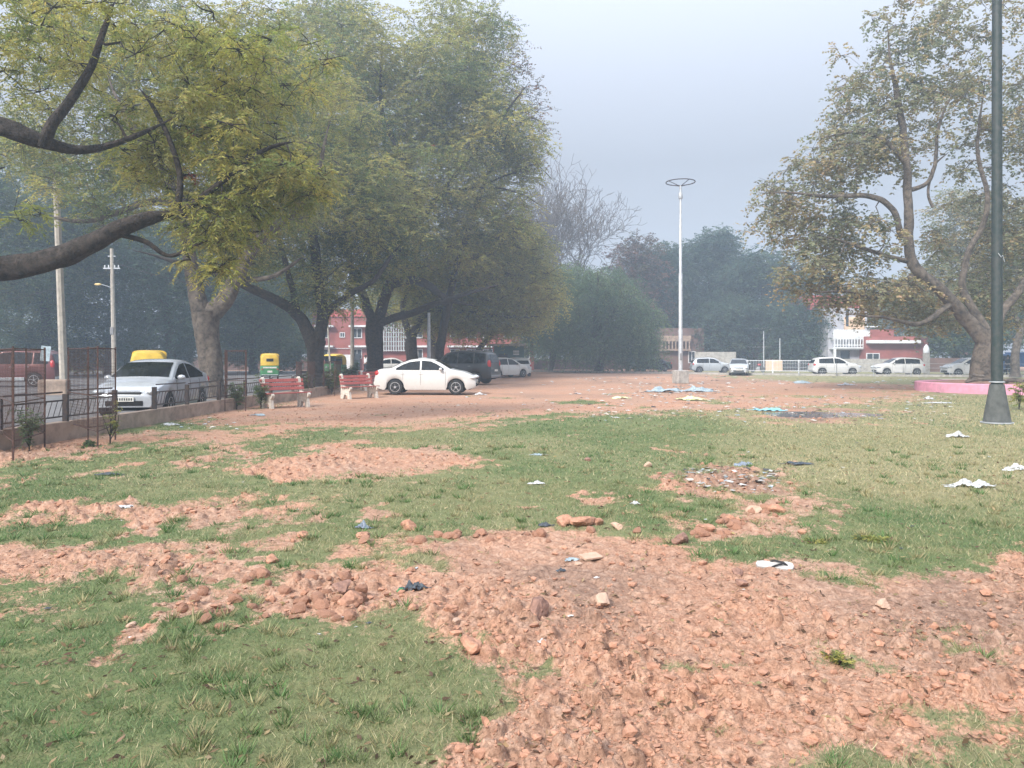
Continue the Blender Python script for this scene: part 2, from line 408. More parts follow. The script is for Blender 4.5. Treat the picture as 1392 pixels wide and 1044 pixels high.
# --- near left tree whose trunk stands outside the frame
make_tree('neem_tree', 'near neem tree whose thick dark bough reaches over the railing with bright yellow-green fronds', (-17.5, 13, 0),
    [([(-17.5, 13, -.3), (-17.3, 13, 1.5), (-16.6, 13, 2.9)], [.5, .42, .4]),
     (P((-460, 400, 13), (-250, 425, 13.3), (-60, 378, 13.8), (20, 366, 14), (90, 350, 14.2), (150, 322, 14.4), (200, 300, 14.6), (250, 290, 15)), [.38, .30, .24, .23, .21, .17, .14, .11]),
     (P((-460, 380, 13), (-260, 200, 12.6), (-90, 160, 13), (0, 178, 13.2), (50, 196, 13.5), (100, 206, 14), (150, 200, 14.2), (205, 178, 14.4), (250, 150, 14.5)), [.34, .28, .19, .17, .14, .09, .06, .04, .02]),
     (P((58, 200, 13.5), (72, 168, 13.5), (104, 132, 13.8), (135, 70, 14), (160, 0, 14)), [.12, .10, .08, .06, .04]),
     (P((245, 291, 14.8), (300, 250, 15), (350, 210, 15), (400, 190, 15)), [.09, .06, .045, .03]),
     (P((160, 318, 14.4), (200, 330, 14.6), (235, 350, 14.8), (290, 330, 15)), [.06, .05, .04, .03]),
     (P((240, 290, 14.8), (245, 240, 14.8), (225, 180, 14.6), (190, 120, 14.6)), [.08, .06, .045, .03]),
     (P((-260, 200, 12.6), (-200, 60, 13), (-100, -40, 14), (40, -80, 14)), [.2, .15, .1, .06]),
     (P((-60, 330, 13), (-30, 250, 14), (10, 230, 15)), [.05, .035, .02])],
    [lobe(300, 180, 15, 105, 75, 1.8, 2), lobe(300, 300, 15, 55, 50, 1.2, 1.5), lobe(370, 245, 15, 75, 40, 1.4, 1.3), lobe(215, 200, 15, 70, 65, 1.6, .9),
     lobe(300, 365, 15, 55, 18, 1, .25), lobe(90, 60, 14.5, 190, 80, 2.5, 2.6), lobe(340, 90, 15, 110, 55, 2, 1.6), lobe(10, 300, 15, 40, 40, 1, .15)],
    PAL['neem_bright']+PAL['neem_olive'][:2], 11, 235, sprays=18, pairs=9, ll=.11, lw=.028, spray_len=.34, clump_r=.36, droop=.5, group=None, shell=.3,
    accents=[(W(258, 240, 15), .22), (W(145, 210, 14.5), .12), (W(260, 178, 15), .15)])
# --- row of big trees behind the railing
make_tree('neem_tree', 'large neem tree with the forked mottled trunk just behind the parked silver sedan', (*W(288, 540, 28)[:2], 0),
    [(P((288, 545, 28), (288, 505, 28), (283, 460, 28), (279, 425, 28)), [.46, .42, .44, .5]),
     (P((277, 432, 28), (262, 385, 27.8), (252, 330, 27.5), (246, 280, 27), (215, 225, 26), (180, 170, 25), (150, 100, 25)), [.36, .28, .24, .2, .16, .12, .08]),
     (P((284, 428, 28), (305, 408, 28), (320, 380, 28), (352, 330, 28), (392, 290, 28), (430, 240, 28), (450, 160, 28)), [.36, .32, .27, .2, .15, .11, .07]),
     (P((252, 330, 27.5), (290, 270, 28), (330, 215, 28.5), (345, 130, 29), (350, 20, 29)), [.2, .17, .14, .11, .06]),
     (P((246, 280, 27), (200, 275, 27), (120, 300, 27), (60, 290, 27)), [.14, .12, .08, .05]),
     (P((320, 380, 28), (370, 375, 28.5), (410, 350, 29)), [.12, .09, .05])],
    [lobe(300, 120, 28, 170, 130, 5, 3.2), lobe(180, 230, 27, 120, 90, 4, 1.7), lobe(370, 250, 28, 95, 80, 4, 1.6), lobe(90, 190, 27, 110, 80, 3, 1.3),
     lobe(330, 330, 29, 60, 40, 3, .6), lobe(150, 50, 27, 150, 90, 4, 1.5)],
    PAL['neem']+PAL['neem_olive']+PAL['neem_dark'][:1], 22, 430, sprays=34, pairs=6, ll=.13, lw=.05, spray_len=.55, clump_r=.8, droop=.4, group=None, shell=.35,
    barkm='bark_light')
make_tree('neem_tree', 'large dark neem tree forking low beside the first green and yellow rickshaw', (*W(432, 520, 40)[:2], 0),
    [(P((430, 528, 40), (430, 500, 40), (429, 478, 40), (430, 462, 40)), [.5, .46, .46, .48]),
     (P((428, 470, 40), (412, 440, 40), (390, 415, 39.5), (350, 396, 39), (310, 378, 38), (250, 358, 37), (170, 335, 36)), [.42, .34, .28, .23, .18, .13, .06]),
     (P((432, 468, 40), (438, 430, 40), (434, 380, 40), (424, 320, 40), (430, 250, 40), (450, 150, 40)), [.36, .32, .28, .24, .16, .08]),
     (P((437, 440, 40), (452, 418, 40), (478, 396, 40), (510, 378, 40), (545, 330, 40)), [.22, .2, .17, .13, .08]),
     (P((404, 425, 39.8), (398, 385, 39), (385, 340, 38), (370, 290, 38)), [.2, .16, .12, .07])],
    [lobe(440, 290, 40, 110, 95, 6, 3), lobe(400, 200, 40, 130, 110, 6, 2), lobe(510, 300, 41, 70, 80, 5, 1.6), lobe(340, 330, 38, 75, 50, 4, 1), lobe(440, 395, 39, 45, 30, 3, .5)],
    PAL['neem_dark'][:2]+PAL['neem']+PAL['neem_olive'], 33, 420, sprays=32, pairs=6, ll=.17, lw=.07, spray_len=.7, clump_r=1.1, droop=.4, shell=.35)
make_tree('neem_tree', 'tallest broad neem tree rising behind the red benches with bare reddish twigs at its edge', (*W(510, 515, 49)[:2], 0),
    [(P((510, 520, 49), (510, 490, 49), (508, 455, 49), (510, 435, 49)), [.56, .54, .54, .54]),
     (P((508, 440, 49), (498, 410, 49), (482, 375, 49), (470, 320, 48), (490, 260, 48), (540, 190, 48)), [.36, .3, .25, .2, .15, .09]),
     (P((513, 442, 49), (524, 400, 49), (535, 385, 48.5), (575, 382, 48), (605, 405, 47.5), (650, 418, 47)), [.4, .34, .3, .26, .18, .08]),
     (P((515, 440, 49), (545, 430, 48), (585, 415, 47.5), (630, 400, 47), (680, 385, 46.5)), [.3, .24, .2, .14, .07]),
     (P((530, 385, 48.7), (560, 320, 49), (600, 260, 49), (650, 200, 49), (690, 150, 49), (720, 110, 49)), [.26, .22, .18, .12, .08, .05]),
     (P((560, 320, 49), (560, 240, 49), (520, 150, 49), (520, 40, 49)), [.2, .17, .14, .07]),
     (P((600, 260, 49), (660, 255, 49), (705, 262, 49), (738, 280, 49)), [.1, .07, .05, .03])],
    [lobe(560, 200, 49, 140, 130, 7, 3), lobe(620, 130, 49, 70, 80, 6, 1.2), lobe(600, 290, 49, 115, 85, 6, 2.2), lobe(480, 100, 48, 130, 110, 6, 2.0), lobe(640, 40, 49, 55, 50, 5, .7), lobe(560, 360, 48, 90, 40, 5, .9), lobe(670, 200, 49, 60, 70, 5, 1.1)],
    PAL['neem_olive']+PAL['neem'], 44, 600, sprays=36, pairs=6, ll=.2, lw=.085, spray_len=.85, clump_r=1.35, droop=.4, shell=.35,
    accents=[(W(628, 358, 47), .7), (W(590, 190, 44), .5)])
make_tree('neem_tree', 'nearly bare neem branches with a few brown leaves reaching over the open sky', (*W(596, 508, 52)[:2], 0),
    [(P((596, 515, 52), (598, 480, 52), (604, 440, 52), (612, 400, 52)), [.35, .32, .3, .28]),
     (P((612, 400, 52), (630, 330, 52), (660, 250, 51.5), (690, 180, 51), (700, 140, 51)), [.25, .2, .15, .1, .06]),
     (P((660, 250, 51.5), (700, 235, 51), (730, 225, 51), (755, 250, 51)), [.09, .07, .04, .02]),
     (P((690, 180, 51), (720, 160, 51), (745, 175, 51)), [.07, .05, .02])],
    [lobe(690, 130, 51, 50, 55, 3, 1.6), lobe(705, 215, 51, 38, 45, 3, 1.5), lobe(730, 165, 51, 22, 35, 2, .6), lobe(660, 60, 51, 60, 40, 3, 1), lobe(700, 300, 51, 26, 40, 2, .7)],
    PAL['sparse_red'], 55, 190, sprays=7, pairs=3, ll=.17, lw=.08, spray_len=.6, clump_r=.8, droop=.3, shell=.2)
make_tree('neem_tree', 'low spreading olive-green neem tree sheltering the dark parked SUV', (*W(560, 510, 57)[:2], 0),
    [(P((561, 512, 57), (560, 485, 57), (558, 460, 57)), [.5, .44, .42]),
     (P((558, 462, 57), (575, 430, 57), (610, 405, 57), (660, 380, 56), (700, 370, 56)), [.34, .28, .22, .15, .08]),
     (P((558, 462, 57), (548, 420, 57), (560, 370, 57)), [.3, .22, .1]),
     (P((590, 418, 57), (640, 425, 56), (690, 430, 56), (735, 430, 56)), [.18, .14, .1, .05])],
    [lobe(660, 375, 57, 85, 62, 7, 3), lobe(705, 400, 57, 57, 50, 5, 2), lobe(640, 430, 56, 75, 26, 5, 1.2), lobe(590, 400, 57, 50, 40, 5, 1), lobe(700, 340, 57, 40, 45, 5, 1)],
    PAL['neem_olive'], 66, 430, sprays=32, pairs=5, ll=.22, lw=.10, spray_len=.9, clump_r=1.3, droop=.45, shell=.4)
make_tree('neem_tree', 'slim leaning neem trunk to the right of the street pole behind the white sedan', (*W(592, 505, 66)[:2], 0),
    [(P((590, 512, 66), (590, 480, 66), (586, 455, 66), (580, 430, 66)), [.42, .36, .34, .3]),
     (P((580, 430, 66), (600, 400, 66), (640, 370, 66)), [.2, .15, .08]),
     (P((648, 500, 66), (652, 475, 66), (668, 455, 66), (690, 430, 66)), [.3, .26, .2, .1])],
    [lobe(620, 400, 67, 70, 45, 5, 2), lobe(690, 420, 67, 45, 30, 4, 1), lobe(545, 400, 67, 60, 40, 4, 1)],
    PAL['neem_olive']+PAL['green'], 77, 200, sprays=28, pairs=5, ll=.24, lw=.12, spray_len=1.0, clump_r=1.5, shell=.4)

# --- peepal on the right
pee = W(1334, 520, 33.5)
make_tree('peepal_tree', 'large sparse brown-green fig tree with a leaning fluted trunk in the pink round planter', (pee[0], pee[1], 0.3),
    [(P((1334, 528, 33.5), (1334, 505, 33.5), (1338, 480, 33.5), (1342, 458, 33.5)), [.50, .45, .42, .44]),
     (P((1340, 468, 33.5), (1318, 438, 33.5), (1280, 400, 33.3), (1250, 372, 33), (1236, 335, 33), (1232, 270, 33), (1226, 190, 33), (1215, 110, 33), (1205, 20, 33)), [.36, .31, .27, .23, .20, .18, .15, .11, .06]),
     (P((1226, 325, 33), (1212, 285, 32.7), (1180, 266, 32.5), (1130, 268, 32.3), (1080, 262, 32), (1030, 262, 32)), [.16, .13, .11, .09, .05, .02]),
     (P((1232, 355, 33), (1200, 345, 32.7), (1150, 330, 32.5), (1105, 318, 32)), [.12, .09, .06, .03]),
     (P((1240, 375, 33), (1195, 405, 32.5), (1150, 395, 32), (1100, 400, 32)), [.12, .09, .06, .03]),
     (P((1290, 415, 33.2), (1250, 440, 32.5), (1200, 432, 32), (1160, 425, 31.5)), [.13, .10, .07, .03]),
     (P((1229, 220, 33), (1200, 190, 33), (1165, 180, 33), (1110, 190, 33)), [.11, .08, .05, .03]),
     (P((1232, 260, 33), (1258, 250, 33), (1268, 225, 33), (1275, 170, 33.2), (1300, 120, 33.2)), [.12, .09, .08, .06, .03]),
     (P((1345, 465, 33.5), (1330, 430, 33.8), (1310, 395, 34), (1315, 350, 34), (1340, 290, 34), (1330, 200, 34), (1340, 100, 34)), [.26, .20, .16, .13, .11, .08, .04]),
     (P((1347, 470, 33.5), (1362, 430, 34), (1390, 390, 34), (1420, 330, 34), (1440, 230, 34)), [.24, .2, .16, .11, .06]),
     (P((1268, 282, 33), (1262, 262, 33), (1270, 225, 33), (1290, 205, 33)), [.07, .06, .05, .03])],
    [lobe(1180, 200, 33, 85, 60, 3.5, 1.5), lobe(1072, 282, 32.5, 62, 42, 2.5, 1.2), lobe(1130, 230, 33, 60, 45, 3, 1), lobe(1170, 400, 32.5, 75, 32, 3, 1.3), lobe(1150, 330, 32.5, 70, 35, 3, .9),
     lobe(1230, 110, 33, 100, 70, 4, 2), lobe(1345, 330, 35.5, 80, 90, 3, 2.4), lobe(1360, 150, 34, 110, 110, 5, 2.6), lobe(1240, 415, 34.5, 80, 40, 2.5, 1.1), lobe(1100, 360, 32, 50, 40, 2.5, .5),
     lobe(1420, 300, 34.5, 90, 120, 4, 1.4), lobe(1280, 20, 33, 110, 60, 4, 1.2), lobe(1345, 415, 36, 90, 40, 3, 1.2), lobe(1130, 300, 33, 80, 50, 3, .8)],
    PAL['peepal'], 88, 600, sprays=15, pairs=4, ll=.165, lw=.115, spray_len=.5, clump_r=.68, droop=.5, shell=.25, barkm='bark_light')
make_tree('broadleaf_tree', 'pale-trunked tree partly hidden behind the dark green pole at the park edge', (*W(1384, 505, 55)[:2], 0),
    [(P((1380, 512, 55), (1380, 480, 55), (1388, 445, 55)), [.3, .26, .22]),
     (P((1388, 445, 55), (1360, 400, 55), (1330, 370, 55), (1290, 340, 55)), [.2, .15, .1, .05]),
     (P((1388, 445, 55), (1420, 390, 55), (1440, 330, 55)), [.2, .14, .06])],
    [lobe(1350, 370, 56, 85, 60, 5, 2), lobe(1280, 400, 56, 60, 40, 4, 1), lobe(1440, 360, 56, 60, 70, 5, 1), lobe(1330, 300, 56, 60, 50, 4, 1)],
    PAL['peepal'], 99, 260, sprays=22, pairs=4, ll=.24, lw=.14, spray_len=.8, clump_r=1.2, shell=.4, barkm='bark_light')

# --- far trees
def far_tree(label, u, Y, top, half, pal, seed, n=160, low=475, cat='tree', name='broadleaf_tree', weeping=False, lobes=None, **k):
    rng = np.random.default_rng(seed)
    b = np.array(((u-U0)/F*Y, Y, 0.0)); ht = H+(V0-top)/F*Y; hw = half/F*Y; lo = H-(low-V0)/F*Y
    mid = (lo+ht)/2
    limbs = [([b+(0, 0, -.2), b+(rng.normal()*.3, 0, ht*.2), b+(rng.normal()*.5, 0, ht*.35)], [.45, .36, .32])]
    for q in range(5):
        a = q*2*math.pi/5+rng.random(); e = b+np.array((math.cos(a)*hw*.6, math.sin(a)*hw*.4, ht*rng.uniform(.6, .9)))
        s = limbs[0][0][-1]; m_ = (s+e)/2+np.array((math.cos(a)*hw*.1, 0, -.3)); limbs.append(([s, m_, e], [.24, .15, .05]))
    if lobes is None:
        L = [(b+(0, 0, mid), (hw*.85, hw*.75, (ht-lo)*.47), 2)]
        for q in range(7):
            a = rng.random()*6.28; zz = rng.uniform(lo+(ht-lo)*.15, lo+(ht-lo)*.86)
            rr = hw*rng.uniform(.28, .45); L.append((b+np.array((math.cos(a)*hw*.6, math.sin(a)*hw*.5, zz)), (rr, rr, rr*.85), .8))
    else: L = lobes
    kw = dict(sprays=20, pairs=4, ll=.34, lw=.2, spray_len=1.1, clump_r=1.35, shell=.55, droop=.4)
    kw.update(k)
    return make_tree(name, label, b, limbs, L, PAL[pal], seed, n, weeping=weeping, cat=cat, **kw)
far_tree('drooping pale green tree with hanging branches between the bare tree and the tall ring-topped mast', 812, 76, 352, 78, 'willow', 201, 330, 490, weeping=True, lobes=[lobe(800, 400, 73, 45, 42, 5, 1.5), lobe(850, 430, 73, 40, 40, 5, 1.5), lobe(765, 425, 74, 32, 42, 5, 1.2), lobe(775, 380, 74, 28, 28, 4, .7), lobe(835, 385, 74, 24, 26, 4, .6), lobe(870, 465, 73, 22, 25, 4, .6), lobe(810, 460, 73, 60, 22, 5, .8)], clump_r=1.2, spray_len=1.6, ll=.3, lw=.1, pairs=6)
far_tree('rounded hazy green tree beside the parked white cars at the end of the brick building', 745, 86, 385, 45, 'green', 202, 150, 485)
far_tree('rust-tinted thin crowned tree next to the leafless tree', 862, 96, 318, 46, 'rusty', 203, 130, 440, sprays=13)
far_tree('dark hazy tree with a narrow bumpy top left of the tall mast', 905, 100, 325, 42, 'dark', 204, 380, 485)
far_tree('tallest dark hazy tree just right of the tall mast', 968, 104, 310, 58, 'dark', 205, 380, 485)
far_tree('wide blue-hazed dark tree behind the silver cars and white rail', 1040, 98, 332, 68, 'dark', 206, 380, 485)
far_tree('low hazy dark tree over the boundary left of the screened balcony house', 1105, 104, 360, 55, 'dark', 207, 170, 480)
for i, (u, Y, top, half, lab) in enumerate([(880, 99, 415, 42, 'low hazy tree left of the mast plinth above the dark blue sedan'), (925, 106, 395, 45, 'low dense hazy tree directly behind the mast shaft'), (985, 93, 405, 42, 'low hazy tree above the silver hatchback'),
    (1035, 105, 400, 45, 'low hazy tree above the thin pole near the white rail'), (1090, 88, 395, 48, 'low hazy tree touching the left side of the balcony house'), (700, 98, 400, 40, 'low tree behind the teal booth')]):
    far_tree(lab, u, Y, top, half, 'dark', 250+i, 190, 497, ll=.3, lw=.17)
far_tree('distant tree between the roof of the balcony house and the fig tree', 1205, 110, 385, 60, 'green', 208, 130, 470)
far_tree('distant tree above the boundary behind the fig trunk', 1300, 84, 400, 62, 'green', 209, 150, 485)
far_tree('distant tree at the far corner of the park road', 1410, 82, 340, 80, 'green', 210, 170, 480)
far_tree('dull green tree behind the screened windows of the brick building', 590, 108, 380, 60, 'green', 211, 120, 480)
far_tree('tall green tree rising behind the brick building roof', 660, 112, 350, 70, 'green', 212, 140, 480)
for i, (u, Y, top, half, pal, lab) in enumerate([
    (-60, 52, 120, 110, 'neem_dark', 'dark tree across the road at the edge of the picture'),
    (60, 60, 190, 95, 'neem_dark', 'dark green tree across the road behind the tall concrete pole'),
    (150, 66, 230, 85, 'dark', 'deep green tree across the road behind the street lamp arm'),
    (232, 62, 280, 75, 'dark', 'dark tree across the road just left of the forked neem trunk'),
    (345, 70, 340, 70, 'green', 'bushy grey-green tree behind the green and yellow rickshaw'),
    (400, 92, 350, 60, 'green', 'hazy tree beyond the road left of the brick building'),
    (20, 84, 240, 120, 'green', 'far hazy tree above the maroon SUV'),
    (300, 95, 320, 90, 'dark', 'far hazy tree seen under the neem boughs')]):
    far_tree(lab, u, Y, top, half, pal, 220+i, 230, 492, clump_r=1.3, ll=.24, lw=.12, sprays=30, spray_len=1.0)
# leafless tree
def bare_tree():
    rng = np.random.default_rng(5); Y = 97; root_p = W(757, 500, Y)
    root = empty('leafless_tree', (root_p[0], root_p[1], 0), 0, 'tall leafless tree spreading a fan of fine bare twigs above the green trees', 'tree')
    paths = []
    def grow(p, d, L, r, lev):
        n = 5; Q = [p]; dd = d.copy()
        for i in range(n):
            dd = dd+rng.normal(size=3)*.16; dd[2] += .05; dd /= np.linalg.norm(dd); Q.append(Q[-1]+dd*L/n)
        q = np.linspace(r, r*.68, n+1); paths.append((np.array(Q), q, 8 if lev < 2 else 3))
        if lev >= 8: return
        for k in range(2):
            a = rng.normal(size=3); a -= dd*(a@dd); a /= np.linalg.norm(a)
            sp = rng.uniform(.3, .7); nd_ = dd*math.cos(sp)+a*math.sin(sp); nd_[2] += .08; nd_ /= np.linalg.norm(nd_)
            grow(Q[-1], nd_, L*rng.uniform(.74, .92), max(.028, q[-1]*rng.uniform(.66, .85)), lev+1)
        if lev > 0 and lev < 6:
            a = rng.normal(size=3); nd_ = dd*.5+a*.4; nd_ /= np.linalg.norm(nd_); grow(Q[3], nd_, L*.7, max(.028, q[2]*.5), lev+1 if lev > 2 else lev+2)
    b0 = np.array((root_p[0], root_p[1], -.3)); paths.append((np.array([b0, b0+(.1, 0, 4), b0+(0, 0, 9.0)]), np.array([.55, .45, .42]), 8))
    for k in range(6):
        a = k*1.047+.3; d = np.array((math.cos(a)*.85, math.sin(a)*.5, .75)); d /= np.linalg.norm(d); grow(b0+(0, 0, 8.6), d, 4.2, .30, 1)
    v, f = tubes_np(paths, 6)
    mesh_np('trunk', v-np.array((root_p[0], root_p[1], 0)), f, M['bark_light'], root)
    print('bare n', len(paths), 'top', v[:, 2].max(), 'x', v[:, 0].min(), v[:, 0].max())
bare_tree()

# ================================================================== GROUND
PX = lambda L: [G(u, v) for u, v in L]
dirt_polys = [PX([(915, 745), (960, 712), (1030, 688), (1080, 686), (1070, 702), (1015, 722), (950, 750)]), PX([(925, 645), (980, 630), (1058, 652), (1066, 674), (1000, 682), (945, 676)]), PX([(1040, 556), (1175, 556), (1160, 574), (1050, 574)]),
    
    PX([(190, 800), (232, 768), (262, 790), (330, 792), (400, 768), (455, 745), (500, 728), (560, 722), (640, 724), (700, 720), (780, 720), (850, 733), (915, 733), (960, 710), (1025, 686), (1085, 684), (1075, 710), (1020, 730), (968, 748),
        (1015, 760), (1100, 762), (1190, 785), (1262, 772), (1310, 764), (1400, 748), (1600, 760), (1500, 1000), (1250, 985), (1130, 1000), (1010, 1010), (930, 1020), (900, 1060), (1000, 1120), (600, 1120), (640, 1000), (690, 925), (645, 905), (600, 872), (540, 852), (470, 850), (400, 846), (310, 858), (235, 846)]),
    PX([(-60, 752), (20, 738), (130, 742), (262, 735), (235, 765), (140, 792), (60, 786), (-60, 790)]),
    PX([(-40, 812), (85, 808), (70, 845), (-40, 852)]),
    PX([(180, 700), (250, 686), (330, 692), (425, 684), (432, 706), (300, 722), (200, 716)]),
    PX([(296, 640), (350, 618), (430, 607), (560, 612), (650, 628), (610, 642), (500, 651), (380, 652)]),
    PX([(100, 600), (300, 606), (420, 586), (600, 584), (700, 572), (860, 562), (1100, 556), (1230, 540), (1262, 526), (1240, 516), (1000, 512), (900, 503), (560, 500), (480, 512), (330, 552), (200, 572)]),
    PX([(-200, 690), (0, 640), (110, 618), (300, 570), (330, 556), (180, 575), (0, 605), (-200, 640)]),
    PX([(340, 772), (430, 768), (400, 785), (350, 784)]), PX([(20, 704), (60, 700), (66, 712), (24, 716)]),
    PX([(60, 690), (130, 696), (110, 712), (70, 706)]),
    
    PX([(190, 632), (300, 622), (290, 640), (200, 645)]), PX([(1190, 795), (1290, 790), (1400, 800), (1500, 860), (1300, 880), (1150, 850)]),
    PX([(420, 760), (520, 745), (500, 775), (430, 778)]),
    PX([(850, 1000), (1200, 960), (1500, 1000), (1400, 1044), (900, 1044)]),
]
green_polys = [PX([(960, 503), (1400, 505), (1400, 524), (1250, 524), (1110, 520), (980, 514)]), PX([(340, 622), (400, 612), (395, 624), (350, 634)]), PX([(400, 600), (480, 590), (620, 596), (560, 606), (430, 606)]),
    PX([(1090, 912), (1100, 890), (1190, 892), (1210, 914)]), PX([(1040, 895), (1100, 902), (1050, 914), (930, 912)]), PX([(190, 575), (350, 572), (340, 585), (150, 592)]),
    PX([(640, 574), (760, 562), (790, 568), (690, 578)]), PX([(230, 825), (310, 822), (320, 846), (270, 852)]), PX([(1270, 876), (1320, 876), (1315, 892), (1275, 888)]),
    PX([(1110, 775), (1150, 772), (1150, 788), (1112, 788)]), PX([(540, 762), (600, 760), (570, 768)])]
def sdist(poly, x, y):
    p = np.array(poly); n = len(p); d2 = np.full(x.shape, 1e18); inside = np.zeros(x.shape, bool)
    for i in range(n):
        a = p[i]; b = p[(i+1) % n]; e = b-a; wx = x-a[0]; wy = y-a[1]
        t = np.clip((wx*e[0]+wy*e[1])/(e@e+1e-12), 0, 1)
        d2 = np.minimum(d2, (wx-e[0]*t)**2+(wy-e[1]*t)**2)
        c = ((a[1] > y) != (b[1] > y)) & (x < (b[0]-a[0])*(y-a[1])/(b[1]-a[1]+1e-12)+a[0]); inside ^= c
    return np.where(inside, 1, -1)*np.sqrt(d2)
def dirtmask(x, y):
    sc = np.clip(y*.045, .12, 2.5)
    n = fbm(x*1.6, y*1.1, 5, 3); n2 = fbm(x*.45, y*.35, 4, 8)
    s = np.full(x.shape, -9.0)
    for q in dirt_polys: s = np.maximum(s, sdist(q, x, y)/sc)
    g = np.full(x.shape, -9.0)
    for q in green_polys: g = np.maximum(g, sdist(q, x, y)/sc)
    s = np.minimum(s, -g+.2)
    m = s*.9+n*2.2+fbm(x*6, y*5, 4, 14)*1.5
    m = 1/(1+np.exp(-np.clip(m*1.9, -20, 20)))
    spot = fbm(x*1.5+40, y*1.3+3, 5, 21)-np.clip((x-1)*.06, 0, .12)
    m = np.maximum(m, np.clip((spot-.35)*9, 0, .85)*(1/(1+np.exp(-(s+2.6)*2))))
    m = np.maximum(m, np.clip((spot-.43)*8, 0, .7))
    # grass creeping back into the bare far ground
    m = m*(1-np.clip((n2-.22)*5, 0, .8)*np.clip((y-12)/10, 0, 1)*np.clip(1-(y-30)/8, 0, 1))
    return m
def drymask(x, y):
    u = x/y*F+U0; v = V0+H*F/y
    d = np.clip((x-.22*y-.4)/2, 0, 1)*np.clip((y-6)/3, 0, 1)*.85+fbm(x*.5, y*.3, 4, 31)*.9+.12
    d = np.maximum(d, np.clip((y-26)/8, 0, 1)*np.clip((x+2)/5, 0, 1)*.75)
    return np.clip(d, 0, 1)
ash_polys = [PX([(930, 645), (980, 632), (1055, 655), (1060, 672), (1000, 678), (950, 672)]), PX([(1030, 570), (1060, 556), (1170, 558), (1160, 572), (1060, 574)]),
             PX([(860, 580), (960, 574), (1060, 577), (1060, 584), (940, 584)]), PX([(720, 770), (830, 790), (840, 860), (760, 830)]), PX([(1190, 800), (1500, 790), (1500, 930), (1250, 900)])]
strip_poly = PX([(1140, 513.5), (1262, 513.5), (1262, 517.5), (1160, 517.5)])
def ashmask(x, y):
    s = np.full(x.shape, -9.0); sc = np.clip(y*.05, .15, 2.5)
    for i, q in enumerate(ash_polys): s = np.maximum(s, np.minimum(sdist(q, x, y)/sc, 1.5)*(1 if i < 3 else .3)-(0 if i < 3 else .45))
    m = 1/(1+np.exp(-np.clip((s+fbm(x*2, y*1.5, 4, 51)*2)*3, -20, 20)))
    m = np.maximum(m, np.clip(fbm(x*.3, y*.2, 4, 61)*2-.2, 0, .7)*np.clip((y-22)/6, 0, 1))
    return m
def height(x, y, m):
    near = np.clip((34-y)/14, 0, 1)
    h = fbm(x*.25, y*.25, 3, 71)*.05+fbm(x*.9, y*.9, 3, 75)*.025
    d1, v1 = worley(x*7, y*7, 81); d2, v2 = worley(x*16, y*16, 91); d3, v3 = worley(x*3.2, y*3.2, 95)
    patch = np.clip(fbm(x*.8, y*.8, 3, 99)*1.6+.55, 0.12, 1)
    clod = (np.clip(.55-d1, 0, 1)*v1*.12+np.clip(.6-d2, 0, 1)*v2*.07+np.clip(.5-d3, 0, 1)*(v3 > .7)*.12)*patch
    clod = clod+np.clip((.42-d1)*.35, 0, .035)*(v1 > .45)*patch
    h = h+m*clod*.8*np.clip((22-y)/12, .15, 1)+m*fbm(x*9, y*9, 4, 101)*.034*np.clip((20-y)/8, .2, 1)
    h = h+(1-m)*(fbm(x*5, y*5, 3, 103)*.018+.018)
    q = ((x-8.27)/2.4)**2+((y-20)/1.7)**2
    h = np.where(q < 1, h*q, h)
    return h*near
rows = np.concatenate([np.geomspace(1.3, 2.6, 20)[:-1], H*F/np.linspace(H*F/2.6, 14.5, 760), np.linspace(108, 160, 6)])
cols = np.concatenate([np.linspace(-2.2, -.74, 60)[:-1], np.linspace(-.74, .74, 860), np.linspace(.74, 2.0, 60)[1:]])
YY, SS = np.meshgrid(rows, cols, indexing='ij'); XX = SS*YY
x = XX.ravel(); y = YY.ravel()
MK = dirtmask(x, y); DR = drymask(x, y); AS = ashmask(x, y); HT = height(x, y, MK)
left = x < -8.75; HT = np.where(left, -.03, HT)
HT[(y > 40)] *= 0; 
MK = np.where(y > 88, 1, MK)
# verge beyond the road keeps bare
vv = np.stack([x, y, HT], 1); nc = len(cols); i = (np.arange(len(rows)-1)[:, None]*nc+np.arange(nc-1)[None]).ravel()
ff = np.stack([i, i+1, i+nc+1, i+nc], 1)
m, nt, p = newmat('park_soil_and_turf')
at = nd(nt, 'ShaderNodeAttribute', attribute_name='col'); sep = nd(nt, 'ShaderNodeSeparateColor'); nt.links.new(at.outputs['Color'], sep.inputs[0])
tc = nd(nt, 'ShaderNodeTexCoord')
def noi(scale, det=6, rough=.6):
    n = nd(nt, 'ShaderNodeTexNoise', Scale=scale, Detail=float(det), Roughness=rough); nt.links.new(tc.outputs['Object'], n.inputs['Vector']); return n
def ramp(src, stops):
    r = nd(nt, 'ShaderNodeValToRGB'); e = r.color_ramp.elements
    e[0].position, e[0].color = stops[0][0], (*stops[0][1], 1); e[1].position, e[1].color = stops[-1][0], (*stops[-1][1], 1)
    for s in stops[1:-1]:
        q = e.new(s[0]); q.color = (*s[1], 1)
    nt.links.new(src, r.inputs[0]); return r.outputs[0]
def mix(f, a, b, bt='MIX'):
    n = nd(nt, 'ShaderNodeMix', data_type='RGBA', blend_type=bt)
    for s, k in ((f, 'Factor'), (a, 'A'), (b, 'B')):
        if isinstance(s, (int, float)): n.inputs[k].default_value = s
        elif isinstance(s, tuple): n.inputs[k].default_value = (*s, 1)
        else: nt.links.new(s, n.inputs[k])
    return n.outputs['Result']
nA = noi(1.3, 8, .7); nB = noi(14, 8, .7); nC = noi(60, 5, .6); nD = noi(5, 6, .65)
